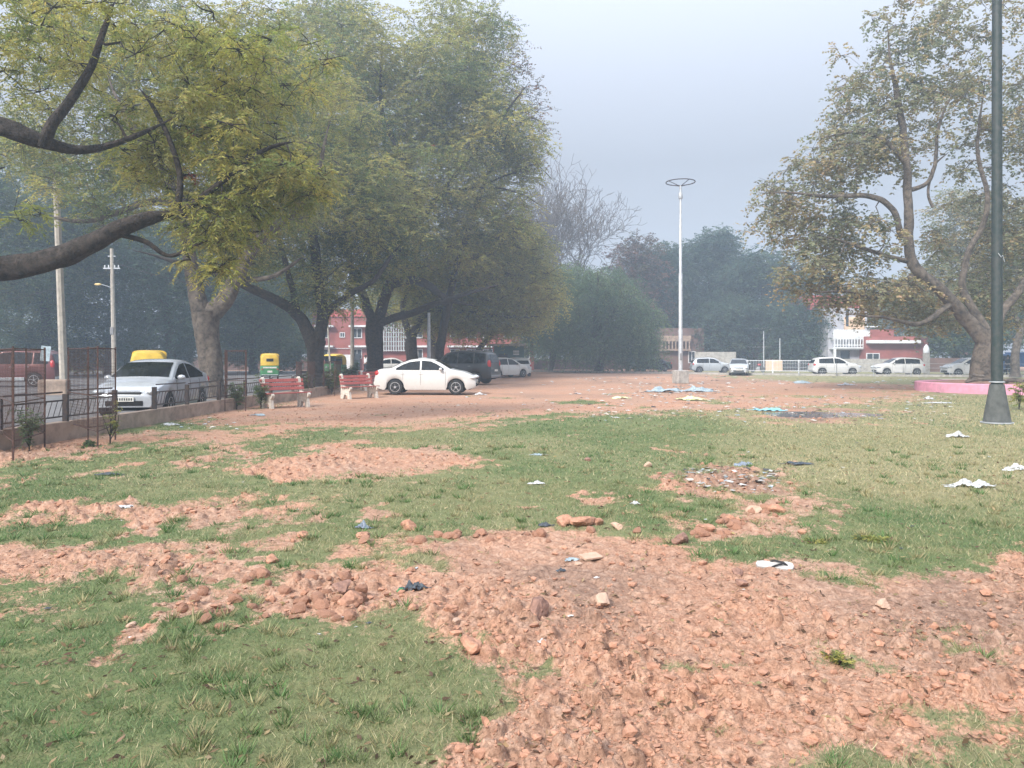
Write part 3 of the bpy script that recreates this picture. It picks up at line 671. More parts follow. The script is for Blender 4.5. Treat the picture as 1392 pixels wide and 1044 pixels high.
soil = ramp(nA.outputs['Fac'], [(.3, (.31, .155, .095)), (.5, (.45, .24, .155)), (.7, (.55, .34, .24))])
soil = mix(.55, soil, ramp(nB.outputs['Fac'], [(.3, (.17, .09, .058)), (.45, (.42, .225, .145)), (.65, (.64, .43, .32))]))
soil = mix(.3, soil, ramp(nC.outputs['Fac'], [(.35, (.12, .06, .038)), (.6, (.54, .33, .225))]))
ash = ramp(nB.outputs['Fac'], [(.3, (.15, .09, .065)), (.5, (.29, .185, .135)), (.7, (.42, .29, .22))])
nE = noi(.55, 5, .55); soil = mix(ramp(nE.outputs['Fac'], [(.42, (0, 0, 0)), (.62, (.6, .6, .6))]), soil, ramp(nB.outputs['Fac'], [(.3, (.20, .125, .09)), (.5, (.36, .24, .175)), (.7, (.55, .41, .32))]))
soil = mix(sep.outputs[2], soil, ash)
gr = ramp(nD.outputs['Fac'], [(.3, (.075, .125, .05)), (.5, (.12, .165, .07)), (.7, (.25, .24, .12))])
gr = mix(.35, gr, ramp(nC.outputs['Fac'], [(.3, (.04, .055, .02)), (.6, (.20, .20, .09))]))
dry = ramp(nB.outputs['Fac'], [(.3, (.19, .165, .09)), (.5, (.31, .265, .15)), (.7, (.42, .35, .22))])
gr = mix(sep.outputs[1], gr, mix(.35, dry, gr))
# break up the turf edge finely
adn = nd(nt, 'ShaderNodeMath', operation='MULTIPLY_ADD'); nt.links.new(nC.outputs['Fac'], adn.inputs[0]); adn.inputs[1].default_value = 1.0; adn.inputs[2].default_value = -.5
adm = nd(nt, 'ShaderNodeMath', operation='MULTIPLY_ADD'); nt.links.new(nB.outputs['Fac'], adm.inputs[0]); adm.inputs[1].default_value = 1.3; adm.inputs[2].default_value = -.65
adk = nd(nt, 'ShaderNodeMath', operation='ADD'); nt.links.new(adn.outputs[0], adk.inputs[0]); nt.links.new(adm.outputs[0], adk.inputs[1])
ad2 = nd(nt, 'ShaderNodeMath', operation='ADD'); nt.links.new(adk.outputs[0], ad2.inputs[0]); nt.links.new(sep.outputs[0], ad2.inputs[1])
sh = nd(nt, 'ShaderNodeMapRange'); sh.inputs['From Min'].default_value = .32; sh.inputs['From Max'].default_value = .62; nt.links.new(ad2.outputs[0], sh.inputs['Value'])
nt.links.new(mix(sh.outputs[0], gr, soil), p.inputs['Base Color']); p.inputs['Roughness'].default_value = .95; p.inputs['Specular IOR Level'].default_value = .15
vo = nd(nt, 'ShaderNodeTexVoronoi', Scale=19.0); vo.feature = 'DISTANCE_TO_EDGE'; vw = nd(nt, 'ShaderNodeMix', data_type='RGBA', blend_type='ADD'); vw.inputs['Factor'].default_value = .12
nt.links.new(tc.outputs['Object'], vw.inputs['A']); nt.links.new(nB.outputs['Color'], vw.inputs['B']); nt.links.new(vw.outputs['Result'], vo.inputs['Vector'])
vm = nd(nt, 'ShaderNodeMath', operation='MINIMUM'); nt.links.new(vo.outputs['Distance'], vm.inputs[0]); vm.inputs[1].default_value = .22
vs = nd(nt, 'ShaderNodeMath', operation='MULTIPLY'); nt.links.new(vm.outputs[0], vs.inputs[0]); nt.links.new(sep.outputs[0], vs.inputs[1])
bv = nd(nt, 'ShaderNodeBump', Strength=.5, Distance=.03); nt.links.new(vs.outputs[0], bv.inputs['Height'])
bp = nd(nt, 'ShaderNodeBump', Strength=.9, Distance=.035); nt.links.new(nB.outputs['Fac'], bp.inputs['Height']); nt.links.new(bv.outputs[0], bp.inputs['Normal'])
bp2 = nd(nt, 'ShaderNodeBump', Strength=.6, Distance=.01); nt.links.new(nC.outputs['Fac'], bp2.inputs['Height']); nt.links.new(bp.outputs[0], bp2.inputs['Normal']); nt.links.new(bp2.outputs[0], p.inputs['Normal'])
M['soil'] = m
g = mesh_np('park_ground', vv, ff, m, None, np.stack([MK, DR, AS], 1)); tag(g, 'uneven park ground of orange soil and patchy turf', 'ground', kind='structure')
mb = MB(); mb.add([(-1500, -600, -.12), (1500, -600, -.12), (1500, 2500, -.12), (-1500, 2500, -.12)], [(0, 1, 2, 3)])
tag(mb.build('ground', mat('far_earth', (.22, .17, .12), .95, scale=.05, alt=(.12, .12, .06))), 'flat earth reaching the horizon', 'ground', kind='structure')

def gz(x, y):
    X_ = np.atleast_1d(np.asarray(x, float)); Y_ = np.atleast_1d(np.asarray(y, float))
    return np.where(Y_ > 40, 0, height(X_, Y_, dirtmask(X_, Y_)))
def gz1(x, y): return float(gz(x, y)[0])

# grass blades
def grass():
    rng = np.random.default_rng(7); V = []; Fc = []; CC = []
    for (y0, y1, dens, hh, wd) in ((2.4, 5, 8000, .024, .0036), (5, 9, 3400, .028, .006), (9, 16, 900, .034, .011), (16, 30, 180, .04, .022)):
        area = .5*(y1**2-y0**2)*1.56; n = int(area*dens)
        yy = np.sqrt(rng.random(n)*(y1**2-y0**2)+y0**2); xx = (rng.random(n)*1.56-.78)*yy
        mk = dirtmask(xx, yy); dn = vnoise(xx*3, yy*3, 5)*.5+vnoise(xx*9, yy*9, 6)*.5
        k = (rng.random(n) > mk*1.15-.02) & ((mk < .72) | (rng.random(n) < .05)) & (rng.random(n) < .25+dn*1.1) & (xx > -8.0)
        xx = xx[k]; yy = yy[k]; n = len(xx); dn = dn[k]
        zz = height(xx, yy, mk[k]); dr = drymask(xx, yy)
        a = rng.random(n)*6.283; h = hh*rng.uniform(.35, 1.25, n)*(.6+dn*.9); lean = rng.uniform(.3, 1.8, n)*h
        la = rng.random(n)*6.283
        bx = np.cos(a)*wd*.5; by = np.sin(a)*wd*.5
        b0 = np.stack([xx-bx, yy-by, zz-.004], 1); b1 = np.stack([xx+bx, yy+by, zz-.004], 1)
        t = np.stack([xx+np.cos(la)*lean, yy+np.sin(la)*lean, zz+h], 1)
        V.append(np.stack([b0, b1, t], 1).reshape(-1, 3))
        cn = np.clip(fbm(xx*1.3, yy*1.1, 4, 133)*1.6+.33, 0, 1)[:, None]; green = np.array([(.10, .175, .065), (.075, .14, .055), (.14, .21, .085)])[rng.integers(0, 3, n)]*(1-cn)+cn*np.array([(.26, .26, .13), (.19, .21, .10), (.31, .29, .15)])[rng.integers(0, 3, n)]
        dryc = np.array([(.38, .33, .18), (.28, .25, .14), (.46, .40, .25)])[rng.integers(0, 3, n)]
        isd = rng.random(n) < .16+dr*.55
        c = np.where(isd[:, None], dryc, green)*rng.uniform(.75, 1.3, n)[:, None]
        CC.append(np.repeat(c, 3, axis=0))
    n = 1500; cy_ = np.exp(rng.random(n)*1.6+.95); cx_ = (rng.random(n)*1.5-.75)*cy_; mk = dirtmask(cx_, cy_); k = (mk < .62) & (fbm(cx_*2, cy_*2, 3, 7) > -.05) & (cx_ > -7.9)
    cx_ = np.repeat(cx_[k], 26); cy_ = np.repeat(cy_[k], 26); n = len(cx_); tr = np.repeat(rng.integers(0, 3, k.sum()), 26)
    a = rng.random(n)*6.28; rr3 = rng.random(n)*.035*(1+cy_*.08); xx = cx_+np.cos(a)*rr3; yy = cy_+np.sin(a)*rr3; zz = gz(xx, yy); h = rng.uniform(.02, .06, n)*(1+cy_*.02); w_ = .002+.0006*cy_; b_ = rng.random(n)*3.14
    b0 = np.stack([xx-np.cos(b_)*w_, yy-np.sin(b_)*w_, zz-.004], 1); b1 = np.stack([xx+np.cos(b_)*w_, yy+np.sin(b_)*w_, zz-.004], 1); t = np.stack([xx+np.cos(a)*h*.8, yy+np.sin(a)*h*.8, zz+h], 1)
    V.append(np.stack([b0, b1, t], 1).reshape(-1, 3)); c = np.array([(.10, .18, .06), (.15, .20, .08), (.30, .27, .14)])[tr]*rng.uniform(.7, 1.3, n)[:, None]; CC.append(np.repeat(c, 3, axis=0))
    V = np.concatenate(V); CC = np.concatenate(CC); f = np.arange(len(V)).reshape(-1, 3)
    print('grass blades', len(f))
    o = mesh_np('grass', V, f, M['grass'], None, CC, smooth=False); tag(o, 'short patchy turf blades over the park ground', 'grass', kind='stuff')
grass()

def clod_mesh(rng, n=1, sub=2):
    bm = bmesh.new(); bmesh.ops.create_icosphere(bm, subdivisions=sub, radius=1)
    v = np.array([q.co for q in bm.verts]); f = np.array([[q.index for q in fc.verts] for fc in bm.faces]); bm.free()
    d = rng.normal(size=(7, 3)); d /= np.linalg.norm(d, axis=1)[:, None]; off = rng.uniform(.45, .8, 7)
    r = np.ones(len(v))
    pr = v@d.T
    for k in range(7): r = np.minimum(r, np.where(pr[:, k] > 0, off[k]/np.maximum(pr[:, k], .01), 9))
    r = np.maximum(r, .4)*(1+rng.normal(size=len(v))*(.12 if sub < 2 else .06 if sub == 2 else .035))
    return v*r[:, None]*np.array((1, rng.uniform(.7, 1), rng.uniform(.5, .8))), f
M['clod'] = mat('soil_clod', (.46, .245, .16), .95, scale=18, alt=(.27, .135, .085), bump=.8)
M['clodpale'] = mat('pale_stone', (.50, .34, .25), .95, scale=18, alt=(.42, .28, .2), bump=.6)
M['cloddark'] = mat('brown_clod', (.30, .17, .125), .95, scale=18, alt=(.16, .09, .07), bump=.8)
def clods():
    rng = np.random.default_rng(9); protos = [clod_mesh(rng, 1, 1) for _ in range(10)]
    V = []; Fc = []; b = 0
    n = 36000; lo, hi = 2.3, 26
    t = rng.random(n); yy = np.exp(t*(math.log(hi)-math.log(lo))+math.log(lo)); xx = (rng.random(n)*1.6-.8)*yy
    mk = dirtmask(xx, yy); patch = np.clip(fbm(xx*.8, yy*.8, 3, 99)*1.6+.55, .05, 1)
    k = (mk > .55) & (rng.random(n) < patch*1.1) & (xx > -8); xx = xx[k]; yy = yy[k]; mk = mk[k]; zz = height(xx, yy, mk)
    for j in range(len(xx)):
        v, f = protos[rng.integers(0, 10)]
        s = .006*(rng.pareto(2.1)+1)*(1+yy[j]*.05); s = min(s, .045)
        a = rng.random()*6.28; ca, sa = math.cos(a), math.sin(a); Rm = np.array(((ca, -sa, 0), (sa, ca, 0), (0, 0, 1)))
        V.append(((v*(1, rng.uniform(.5, 1), rng.uniform(.6, 1)))@Rm.T)*s+np.array((xx[j], yy[j], zz[j]+s*.25))); Fc.append(f+b); b += len(v)
    o = mesh_np('soil_clods', np.concatenate(V), np.concatenate(Fc), M['clod'], smooth=False); tag(o, 'countless small orange earth clods strewn over the bare soil', 'clods', kind='stuff')
clods()
# larger individual clods
rng = np.random.default_rng(12)
big = [(557, 722, .10, 'clod', 'orange clod on the grass edge left of the centre heap'), (768, 718, .13, 'clod', 'blocky orange clod, left one of the heap at the turf edge'),
       (792, 721, .15, 'clod', 'largest blocky clod of the heap at the turf edge'), (812, 719, .09, 'clod', 'smaller clod at the back of the turf-edge heap'), (838, 725, .08, 'clodpale', 'pale rounded clod right of the turf-edge heap'),
       (924, 744, .10, 'cloddark', 'dark brown wedge of earth on the ridge of soil'), (730, 838, .12, 'cloddark', 'dark rough clod topped with dry roots in the open soil'), (1055, 700, .10, 'clod', 'clod capping the far tip of the soil ridge'),
       (464, 815, .10, 'cloddark', 'dark brown clod beside the small pit in the soil'), (476, 826, .10, 'clod', 'rounded orange clod in front of the small pit'), (410, 733, .07, 'clod', 'small clod alone in the grass west of the ridge'),  # cloddark is a plain darker brown earth colour
       (493, 732, .07, 'clod', 'small clod next to the blue-grey rag'), (620, 852, .045, 'clodpale', 'yellowish brick fragment lying in the open soil'), (612, 843, .06, 'clod', 'orange clod touching the yellowish brick fragment'),
       (785, 768, .05, 'clodpale', 'pale chip of stone near the torn wrapper'), (1200, 828, .07, 'clodpale', 'tilted flat pale slab at the trampled edge'), (1002, 784, .07, 'cloddark', 'dark brown clod below the lone grey sandal'),
       (820, 826, .09, 'clodpale', 'long pale slab of hardened soil'), (880, 636, .09, 'clodpale', 'pale lump in the far turf'), (799, 627, .09, 'cloddark', 'reddish lump in the far turf'),
       (1008, 800, .06, 'cloddark', 'low brown clod beside a darker one'), (178, 853, .035, 'clodpale', 'pale pebble in the front grass'), (638, 886, .10, 'clod', 'broad flat orange clod at the front grass edge'), (1050, 795, .05, 'clod', 'orange clod below the sandal heel'),
       (372, 768, .08, 'clod', 'clod in the grass behind the ridge end'), (960, 725, .10, 'clod', 'clod midway along the soil ridge'), (990, 712, .10, 'clod', 'clod on the upper soil ridge'), (1025, 702, .09, 'clodpale', 'pale clod near the tip of the soil ridge')]
for (u, v, s, mt, lab) in big:
    X, Y = G(u, v); vv_, f_ = clod_mesh(rng, 1, 3)
    f_ = f_; o = mesh_np('earth_clod', vv_*s*np.array((1, .8, .8)), f_, M[mt], smooth=False)
    o.location = (X, Y, gz1(X, Y)+s*.25); o.rotation_euler = (0, 0, rng.random()*6); tag(o, lab, 'clod', 'large clods of dug earth')
# soil ridge clods as countable repeats
pro = [clod_mesh(rng, 1, 2) for _ in range(5)]; pm = []
nn = 0
for k in range(90):
    t = rng.random(); pu = 930+t*125+rng.normal()*9; pv = 742-t*46+rng.normal()*5
    if rng.random() < .45: pu = 470+rng.random()*440; pv = 728+rng.normal()*3+abs(rng.normal())*6
    if rng.random() < .35: pu = 240+rng.random()*260; pv = 775+(500-pu)*.05+rng.random()*70
    X, Y = G(pu, pv); s = rng.uniform(.03, .075)
    kk = rng.integers(0, 5)
    if len(pm) <= kk or len(pm) < 5:
        o = mesh_np('earth_clod', pro[len(pm)][0], pro[len(pm)][1], M['clod'], smooth=False); pm.append(o)
    else: o = pm[kk].copy(); C.objects.link(o)
    o.location = (X, Y, gz1(X, Y)+s*.2); o.scale = (s, s, s); o.rotation_euler = (rng.random()*.4, 0, rng.random()*6)
    tag(o, 'fist-sized orange clod thrown up along the edge of the dug soil', 'clod', 'fist-sized clods along the soil edge')

# ------------------------------------------------------------------ roads, kerbs
def poly_sheet(name, pts, z, material, label, cat, kind='structure', mb=None):
    b = MB(); b.add([(x_, y_, z) for x_, y_ in pts], [tuple(range(len(pts)))]); return tag(b.build(name, material), label, cat, kind=kind)
edge = [(60, 51), (48, 55), (27, 62), (12, 72), (-2, 84), (-9, 88)]
poly_sheet('road', [(-9.0, -5), (-9.0, 30), (-9.2, 60), (-9.0, 86), (-40, 86), (-60, 70), (-60, 14), (-22, -5)], .012, M['asphalt'], 'worn grey asphalt road beyond the railing', 'road')
poly_sheet('street', edge+[(-9.5, 88), (-9.5, 98), (0, 92), (14, 81), (29, 71), (50, 63), (62, 59)], .016, M['asphalt'], 'far street along the park edge', 'road')
b = MB()
for i in range(len(edge)-1):
    a = np.array(edge[i]); c = np.array(edge[i+1]); mid = (a+c)/2; L = np.linalg.norm(c-a); b.box((mid[0], mid[1]-.15, .05), (L+.02*i, .2, .24), math.atan2(c[1]-a[1], c[0]-a[0]))
tag(b.build('kerb', M['conc']), 'low grey kerb along the far street', 'kerb', kind='structure')
poly_sheet('path', [(29.5, 50.5), (70, 40), (70, 43), (31, 54)], .02, mat('pale_sand_path', (.50, .44, .32), .95, scale=2, alt=(.36, .32, .2)), 'pale sandy path strip across the dry grass', 'path')

# ------------------------------------------------------------------ railing on low wall
fl = [(-9.0, 4), (-8.75, 9), (-8.45, 14), (-8.35, 19), (-8.3, 23), (-7.85, 29), (-7.8, 36), (-8.0, 46), (-8.3, 60)]
def along(fl):
    out = []
    for i in range(len(fl)-1):
        a = np.array(fl[i]); c = np.array(fl[i+1]); L = np.linalg.norm(c-a); n = max(1, int(round(L/1.9)))
        for k in range(n): out.append((a+(c-a)*k/n, a+(c-a)*(k+1)/n))
    return out
segs = along(fl)
wroot = empty('railing_wall', (-8.5, 15, 0), 0, 'low stained plaster kerb wall carrying the black railing beside the road', 'wall')
for i in range(len(fl)-1):
    b = MB(); a = np.array(fl[i]); c = np.array(fl[i+1]); mid = (a+c)/2; L = np.linalg.norm(c-a)
    b.box((mid[0]+8.5, mid[1]-15, .13+(i % 2)*.004), (L+.04, .22+(i % 2)*.006, .42), math.atan2(c[1]-a[1], c[0]-a[0])); b.build('wall_block', M['wallconc'], wroot)
rroot = empty('iron_railing', (-8.5, 15, 0), 0, 'low black iron railing with slanting bars along the park edge', 'railing')
rr_ = random.Random(4)
for i, (a, c) in enumerate(segs):
    off = np.array((8.5, -15)); a2 = a+off; c2 = c+off; d = (c2-a2); L = np.linalg.norm(d); d = d/L; rz = math.atan2(d[1], d[0])
    ht = .90; b = MB(); tilt = rr_.uniform(-.03, .03)
    b.box((a2[0], a2[1], .58), (.05, .10, .56), rz); b.build('post', M['iron'], rroot)
    if i in (7, ): continue
    b = MB()
    p0 = a2+d*.08; p1 = c2-d*.1
    for zz in (.90+tilt, .74, .44):
        b.tube([(p0[0], p0[1], zz), (p1[0], p1[1], zz-tilt*.7)], .016, 5)
    nb = int(L/.16)
    for k in range(nb):
        q = p0+(p1-p0)*(k+.3)/nb; e = q+d*.13
        if k/nb > .93: continue
        b.tube([(q[0], q[1], .44), (e[0], e[1], .74)], .008, 4)
    b.build('rail_panel', M['iron'], rroot)

# ------------------------------------------------------------------ tree guards with saplings
def guard(label, corners, ht, mesh=True, top=True, lean=0):
    cx = np.mean([c[0] for c in corners]); cy = np.mean([c[1] for c in corners])
    r = empty('tree_guard', (cx, cy, 0), 0, label, 'tree guard')
    for c in corners:
        b = MB(); b.box((c[0]-cx, c[1]-cy, ht/2-.05), (.024, .024, ht+.1), .3, lean); b.build('post', M['rust'], r)
    b = MB(); n = len(corners)
    for i in range(n):
        a = corners[i]; c = corners[(i+1) % n]
        for zz in (.28, ht*.5, ht*.98):
            b.tube([(a[0]-cx, a[1]-cy, zz), (c[0]-cx, c[1]-cy, zz)], .009, 4)
    b.build('hoop_bar', M['rust'], r)
    if mesh:
        b = MB()
        for i in range(n):
            a = np.array(corners[i]); c = np.array(corners[(i+1) % n]); L = np.linalg.norm(c-a); k = int(L/.055)
            for j in range(1, k):
                q = a+(c-a)*j/k; b.tube([(q[0]-cx, q[1]-cy, .28), (q[0]-cx, q[1]-cy, ht*.98)], .0016, 3, cap=False)
            for j in range(int(ht*.7/.055)):
                zz = .28+j*.055; b.tube([(a[0]-cx, a[1]-cy, zz), (c[0]-cx, c[1]-cy, zz)], .0016, 3, cap=False)
        b.build('wire_mesh', M['rust'], r)
    return r
def at(u, v, dy=0): X, Y = G(u, v); return (X, Y+dy)
guard('rusty open wire tree guard around the small sapling at the corner of the railing', [at(18, 625), at(61, 610), at(36, 596), at(-4, 606)], 1.72)
guard('rusty wire tree guard with a square mesh top in front of the silver sedan', [at(120, 602), at(157, 597), at(133, 609), at(93, 594)], 1.75)
guard('brown framed tree guard between the silver sedan and the first red bench', [at(306, 560), at(334, 560), at(335, 552), at(309, 552)], 1.78)
guard('thin tree guard around the shrub behind the first red bench', [at(403, 540), at(419, 541), at(428, 536), at(410, 535)], 1.4, True)
guard('thin tree guard around the shrub left of the second red bench', [at(440, 537), at(455, 538), at(463, 534), at(448, 533)], 1.4, True)
def shrub(label, u, v, ht, w, n, seed, pal='green', name='sapling', ll=.07, Y=None, sprays=6):
    X, Y = G(u, v) if Y is None else ((u-U0)/F*Y, Y); rng = np.random.default_rng(seed)
    b = np.array((X, Y, 0.)); limbs = [([b+(0, 0, -.1), b+(.02, 0, ht*.3), b+(.04, 0, ht*.5)], [.014, .012, .01])]
    for q in range(5):
        a = q*1.26+rng.random(); s = b+(.02, 0, ht*.25); e = b+np.array((math.cos(a)*w*.7, math.sin(a)*w*.7, ht*rng.uniform(.6, 1)))
        limbs.append(([s, (s+e)/2+(0, 0, .03), e], [.009, .006, .003]))
    r = make_tree(name, label, b, limbs, [(b+(0, 0, ht*.65), (w, w, ht*.38), 1), (b+(0, 0, ht*.35), (w*.7, w*.7, ht*.2), .4)], PAL[pal], seed, 1, 1, 1)
    return r
_mt = make_tree
def sapling(label, u, v, ht, w, seed, pal='green', n=40, ll=.05, lw=.016, Y=None, name='sapling', cat='sapling'):
    X, Y = G(u, v) if Y is None else ((u-U0)/F*Y, Y); rng = np.random.default_rng(seed); b = np.array((X, Y, 0.))
    root = empty(name, tuple(b), 0, label, cat); paths = []; sb = []; sd = []
    for q in range(7):
        a = rng.random()*6.28; e = np.array((math.cos(a)*w*rng.uniform(.3, 1), math.sin(a)*w*rng.uniform(.3, 1), ht*rng.uniform(.55, 1)))
        s = np.array((0, 0, ht*rng.uniform(.0, .3))); m_ = (s+e)/2+rng.normal(size=3)*w*.12; Q, r_ = smooth_path([s, m_, e], [.010, .007, .003], 4)
        paths.append((Q, r_, 5))
        for k in range(n//7+1):
            t = rng.uniform(.3, 1); q_ = Q[int(t*(len(Q)-1))]; sb.append(q_); d = rng.normal(size=3); d[2] = d[2]*.5+.3; sd.append(d/np.linalg.norm(d))
    paths.append((np.array([(0, 0, -.1), (0, 0, ht*.25), (.01, 0, ht*.5)]), np.array((.014, .012, .008)), 6))
    v_, f_ = tubes_np(paths, 5); mesh_np('trunk', v_, f_, M['bark'], root)
    sb = np.array(sb); sd = np.array(sd)
    v_, f_, c_ = leaves_from(rng, sb, sd, np.full(len(sb), w*.5), 7, ll, lw, PAL[pal], .3); mesh_np('crown', v_, f_, M['leaf'], root, c_)
    return root
sapling('small leafy sapling inside the open rusty guard at the railing corner', 40, 612, .75, .24, 1, 'willow', 120, .06, .016)
sapling('thin sparse sapling inside the mesh-topped rusty guard', 150, 603, .75, .2, 2, 'neem', 36, .05, .014)
sapling('dusty sapling inside the brown framed guard', 322, 557, 1.0, .28, 3, 'willow', 150, .07, .02)
sapling('ragged shrub growing by the railing behind the first bench', 355, 556, 1.1, .3, 4, 'green', 130, .07, .02)
sapling('dense grey-green shrub in the thin guard behind the first bench', 415, 538, 1.0, .4, 5, 'green', 200, .09, .03)
sapling('leafy shrub in the thin guard left of the second bench', 451, 536, 1.1, .42, 6, 'green', 220, .09, .03)
sapling('round bush at the railing behind the second bench', 479, 520, 1.4, .5, 7, 'willow', 260, .1, .035)
sapling('low weed tuft at the foot of the mesh-topped guard', 122, 607, .12, .10, 8, 'willow', 60, .05, .014, name='weed', cat='weed')
sapling('bright weed in front of the forward turf edge', 1185, 742, .07, .14, 9, 'neem', 50, .05, .014, name='weed', cat='weed')
sapling('bright low weed left of another on the turf', 1105, 742, .06, .10, 10, 'neem', 40, .05, .014, name='weed', cat='weed')
sapling('weed clump on the bare soil near the front grass', 1140, 905, .05, .10, 11, 'neem', 36, .03, .008, name='weed', cat='weed')
sapling('yellow-green shoot hanging beside the dark green pole', 1385, 540, .9, .3, 12, 'neem_bright', 40, .09, .035, Y=22, name='shrub', cat='shrub')
for i, (u, v, pal, lab) in enumerate([(60, 500, 'green', 'palm-like bush across the road behind the tall pole'), (110, 498, 'neem', 'light green bush across the road right of the tall pole'), (20, 500, 'green', 'dark bush behind the maroon SUV'), (175, 500, 'dark', 'dark bush behind the yellow rickshaw roof'), (240, 500, 'dark', 'dark hedge bush left of the forked trunk'), (325, 500, 'green', 'broad bush beyond the road behind the brown guard'), (390, 500, 'green', 'broad bush beyond the road right of the green rickshaw')]):
    Y = 62+i*3 if i < 5 else 76
    sapling(lab, u, v, 4.2, 2.6, 30+i, pal, 420, .5, .16, Y=Y, name='bush', cat='bush')

# ------------------------------------------------------------------ cars
def gauss_smooth(a, k):
    w = np.exp(-np.linspace(-2, 2, 2*k+1)**2); w /= w.sum(); return np.convolve(np.pad(a, k, mode='edge'), w, mode='valid')
CARS = {
 'sedan': dict(L=4.2, Wd=1.70, wr=.31, wf=1.30, wb_=-1.22, top=[(-2.1, .66), (-2.06, .96), (-1.9, 1.04), (-1.42, 1.08), (-1.0, 1.30), (-.62, 1.43), (-.1, 1.49), (.3, 1.45), (.62, 1.32), (1.12, 1.02), (1.6, .93), (1.92, .80), (2.06, .66), (2.1, .58)], belt=.98, ws=(.40, 1.10), rg=(-1.42, -.72), win=(-1.18, .80), pil=-.16, tum=.36, smooth=3),
 'city': dict(L=4.4, Wd=1.70, wr=.31, wf=1.38, wb_=-1.24, top=[(-2.2, .7), (-2.16, 1.0), (-2.0, 1.08), (-1.6, 1.10), (-1.1, 1.28), (-.6, 1.42), (-.1, 1.47), (.35, 1.42), (.75, 1.26), (1.28, .98), (1.75, .88), (2.05, .76), (2.18, .62), (2.2, .56)], belt=.94, ws=(.42, 1.25), rg=(-1.6, -.72), win=(-1.35, .98), pil=-.12, tum=.38, smooth=4),
 'hatch': dict(L=3.9, Wd=1.68, wr=.30, wf=1.22, wb_=-1.24, top=[(-1.95, .6), (-1.93, .95), (-1.86, 1.1), (-1.6, 1.40), (-1.3, 1.48), (-.3, 1.52), (.2, 1.47), (.5, 1.34), (1.02, 1.04), (1.5, .95), (1.78, .82), (1.93, .66), (1.95, .55)], belt=.95, ws=(.3, 1.02), rg=(-1.86, -1.6), win=(-1.5, .78), pil=-.28, tum=.32, smooth=3),
 'suv': dict(L=4.6, Wd=1.85, wr=.37, wf=1.45, wb_=-1.35, top=[(-2.3, .8), (-2.28, 1.15), (-2.2, 1.5), (-2.05, 1.80), (-1.85, 1.86), (-.4, 1.90), (.25, 1.85), (.5, 1.74), (1.05, 1.24), (1.65, 1.14), (2.05, 1.04), (2.25, .9), (2.3, .7)], belt=1.16, ws=(.36, 1.05), rg=(-2.26, -2.02), win=(-2.0, .80), pil=-.28, tum=.25, smooth=2),
}
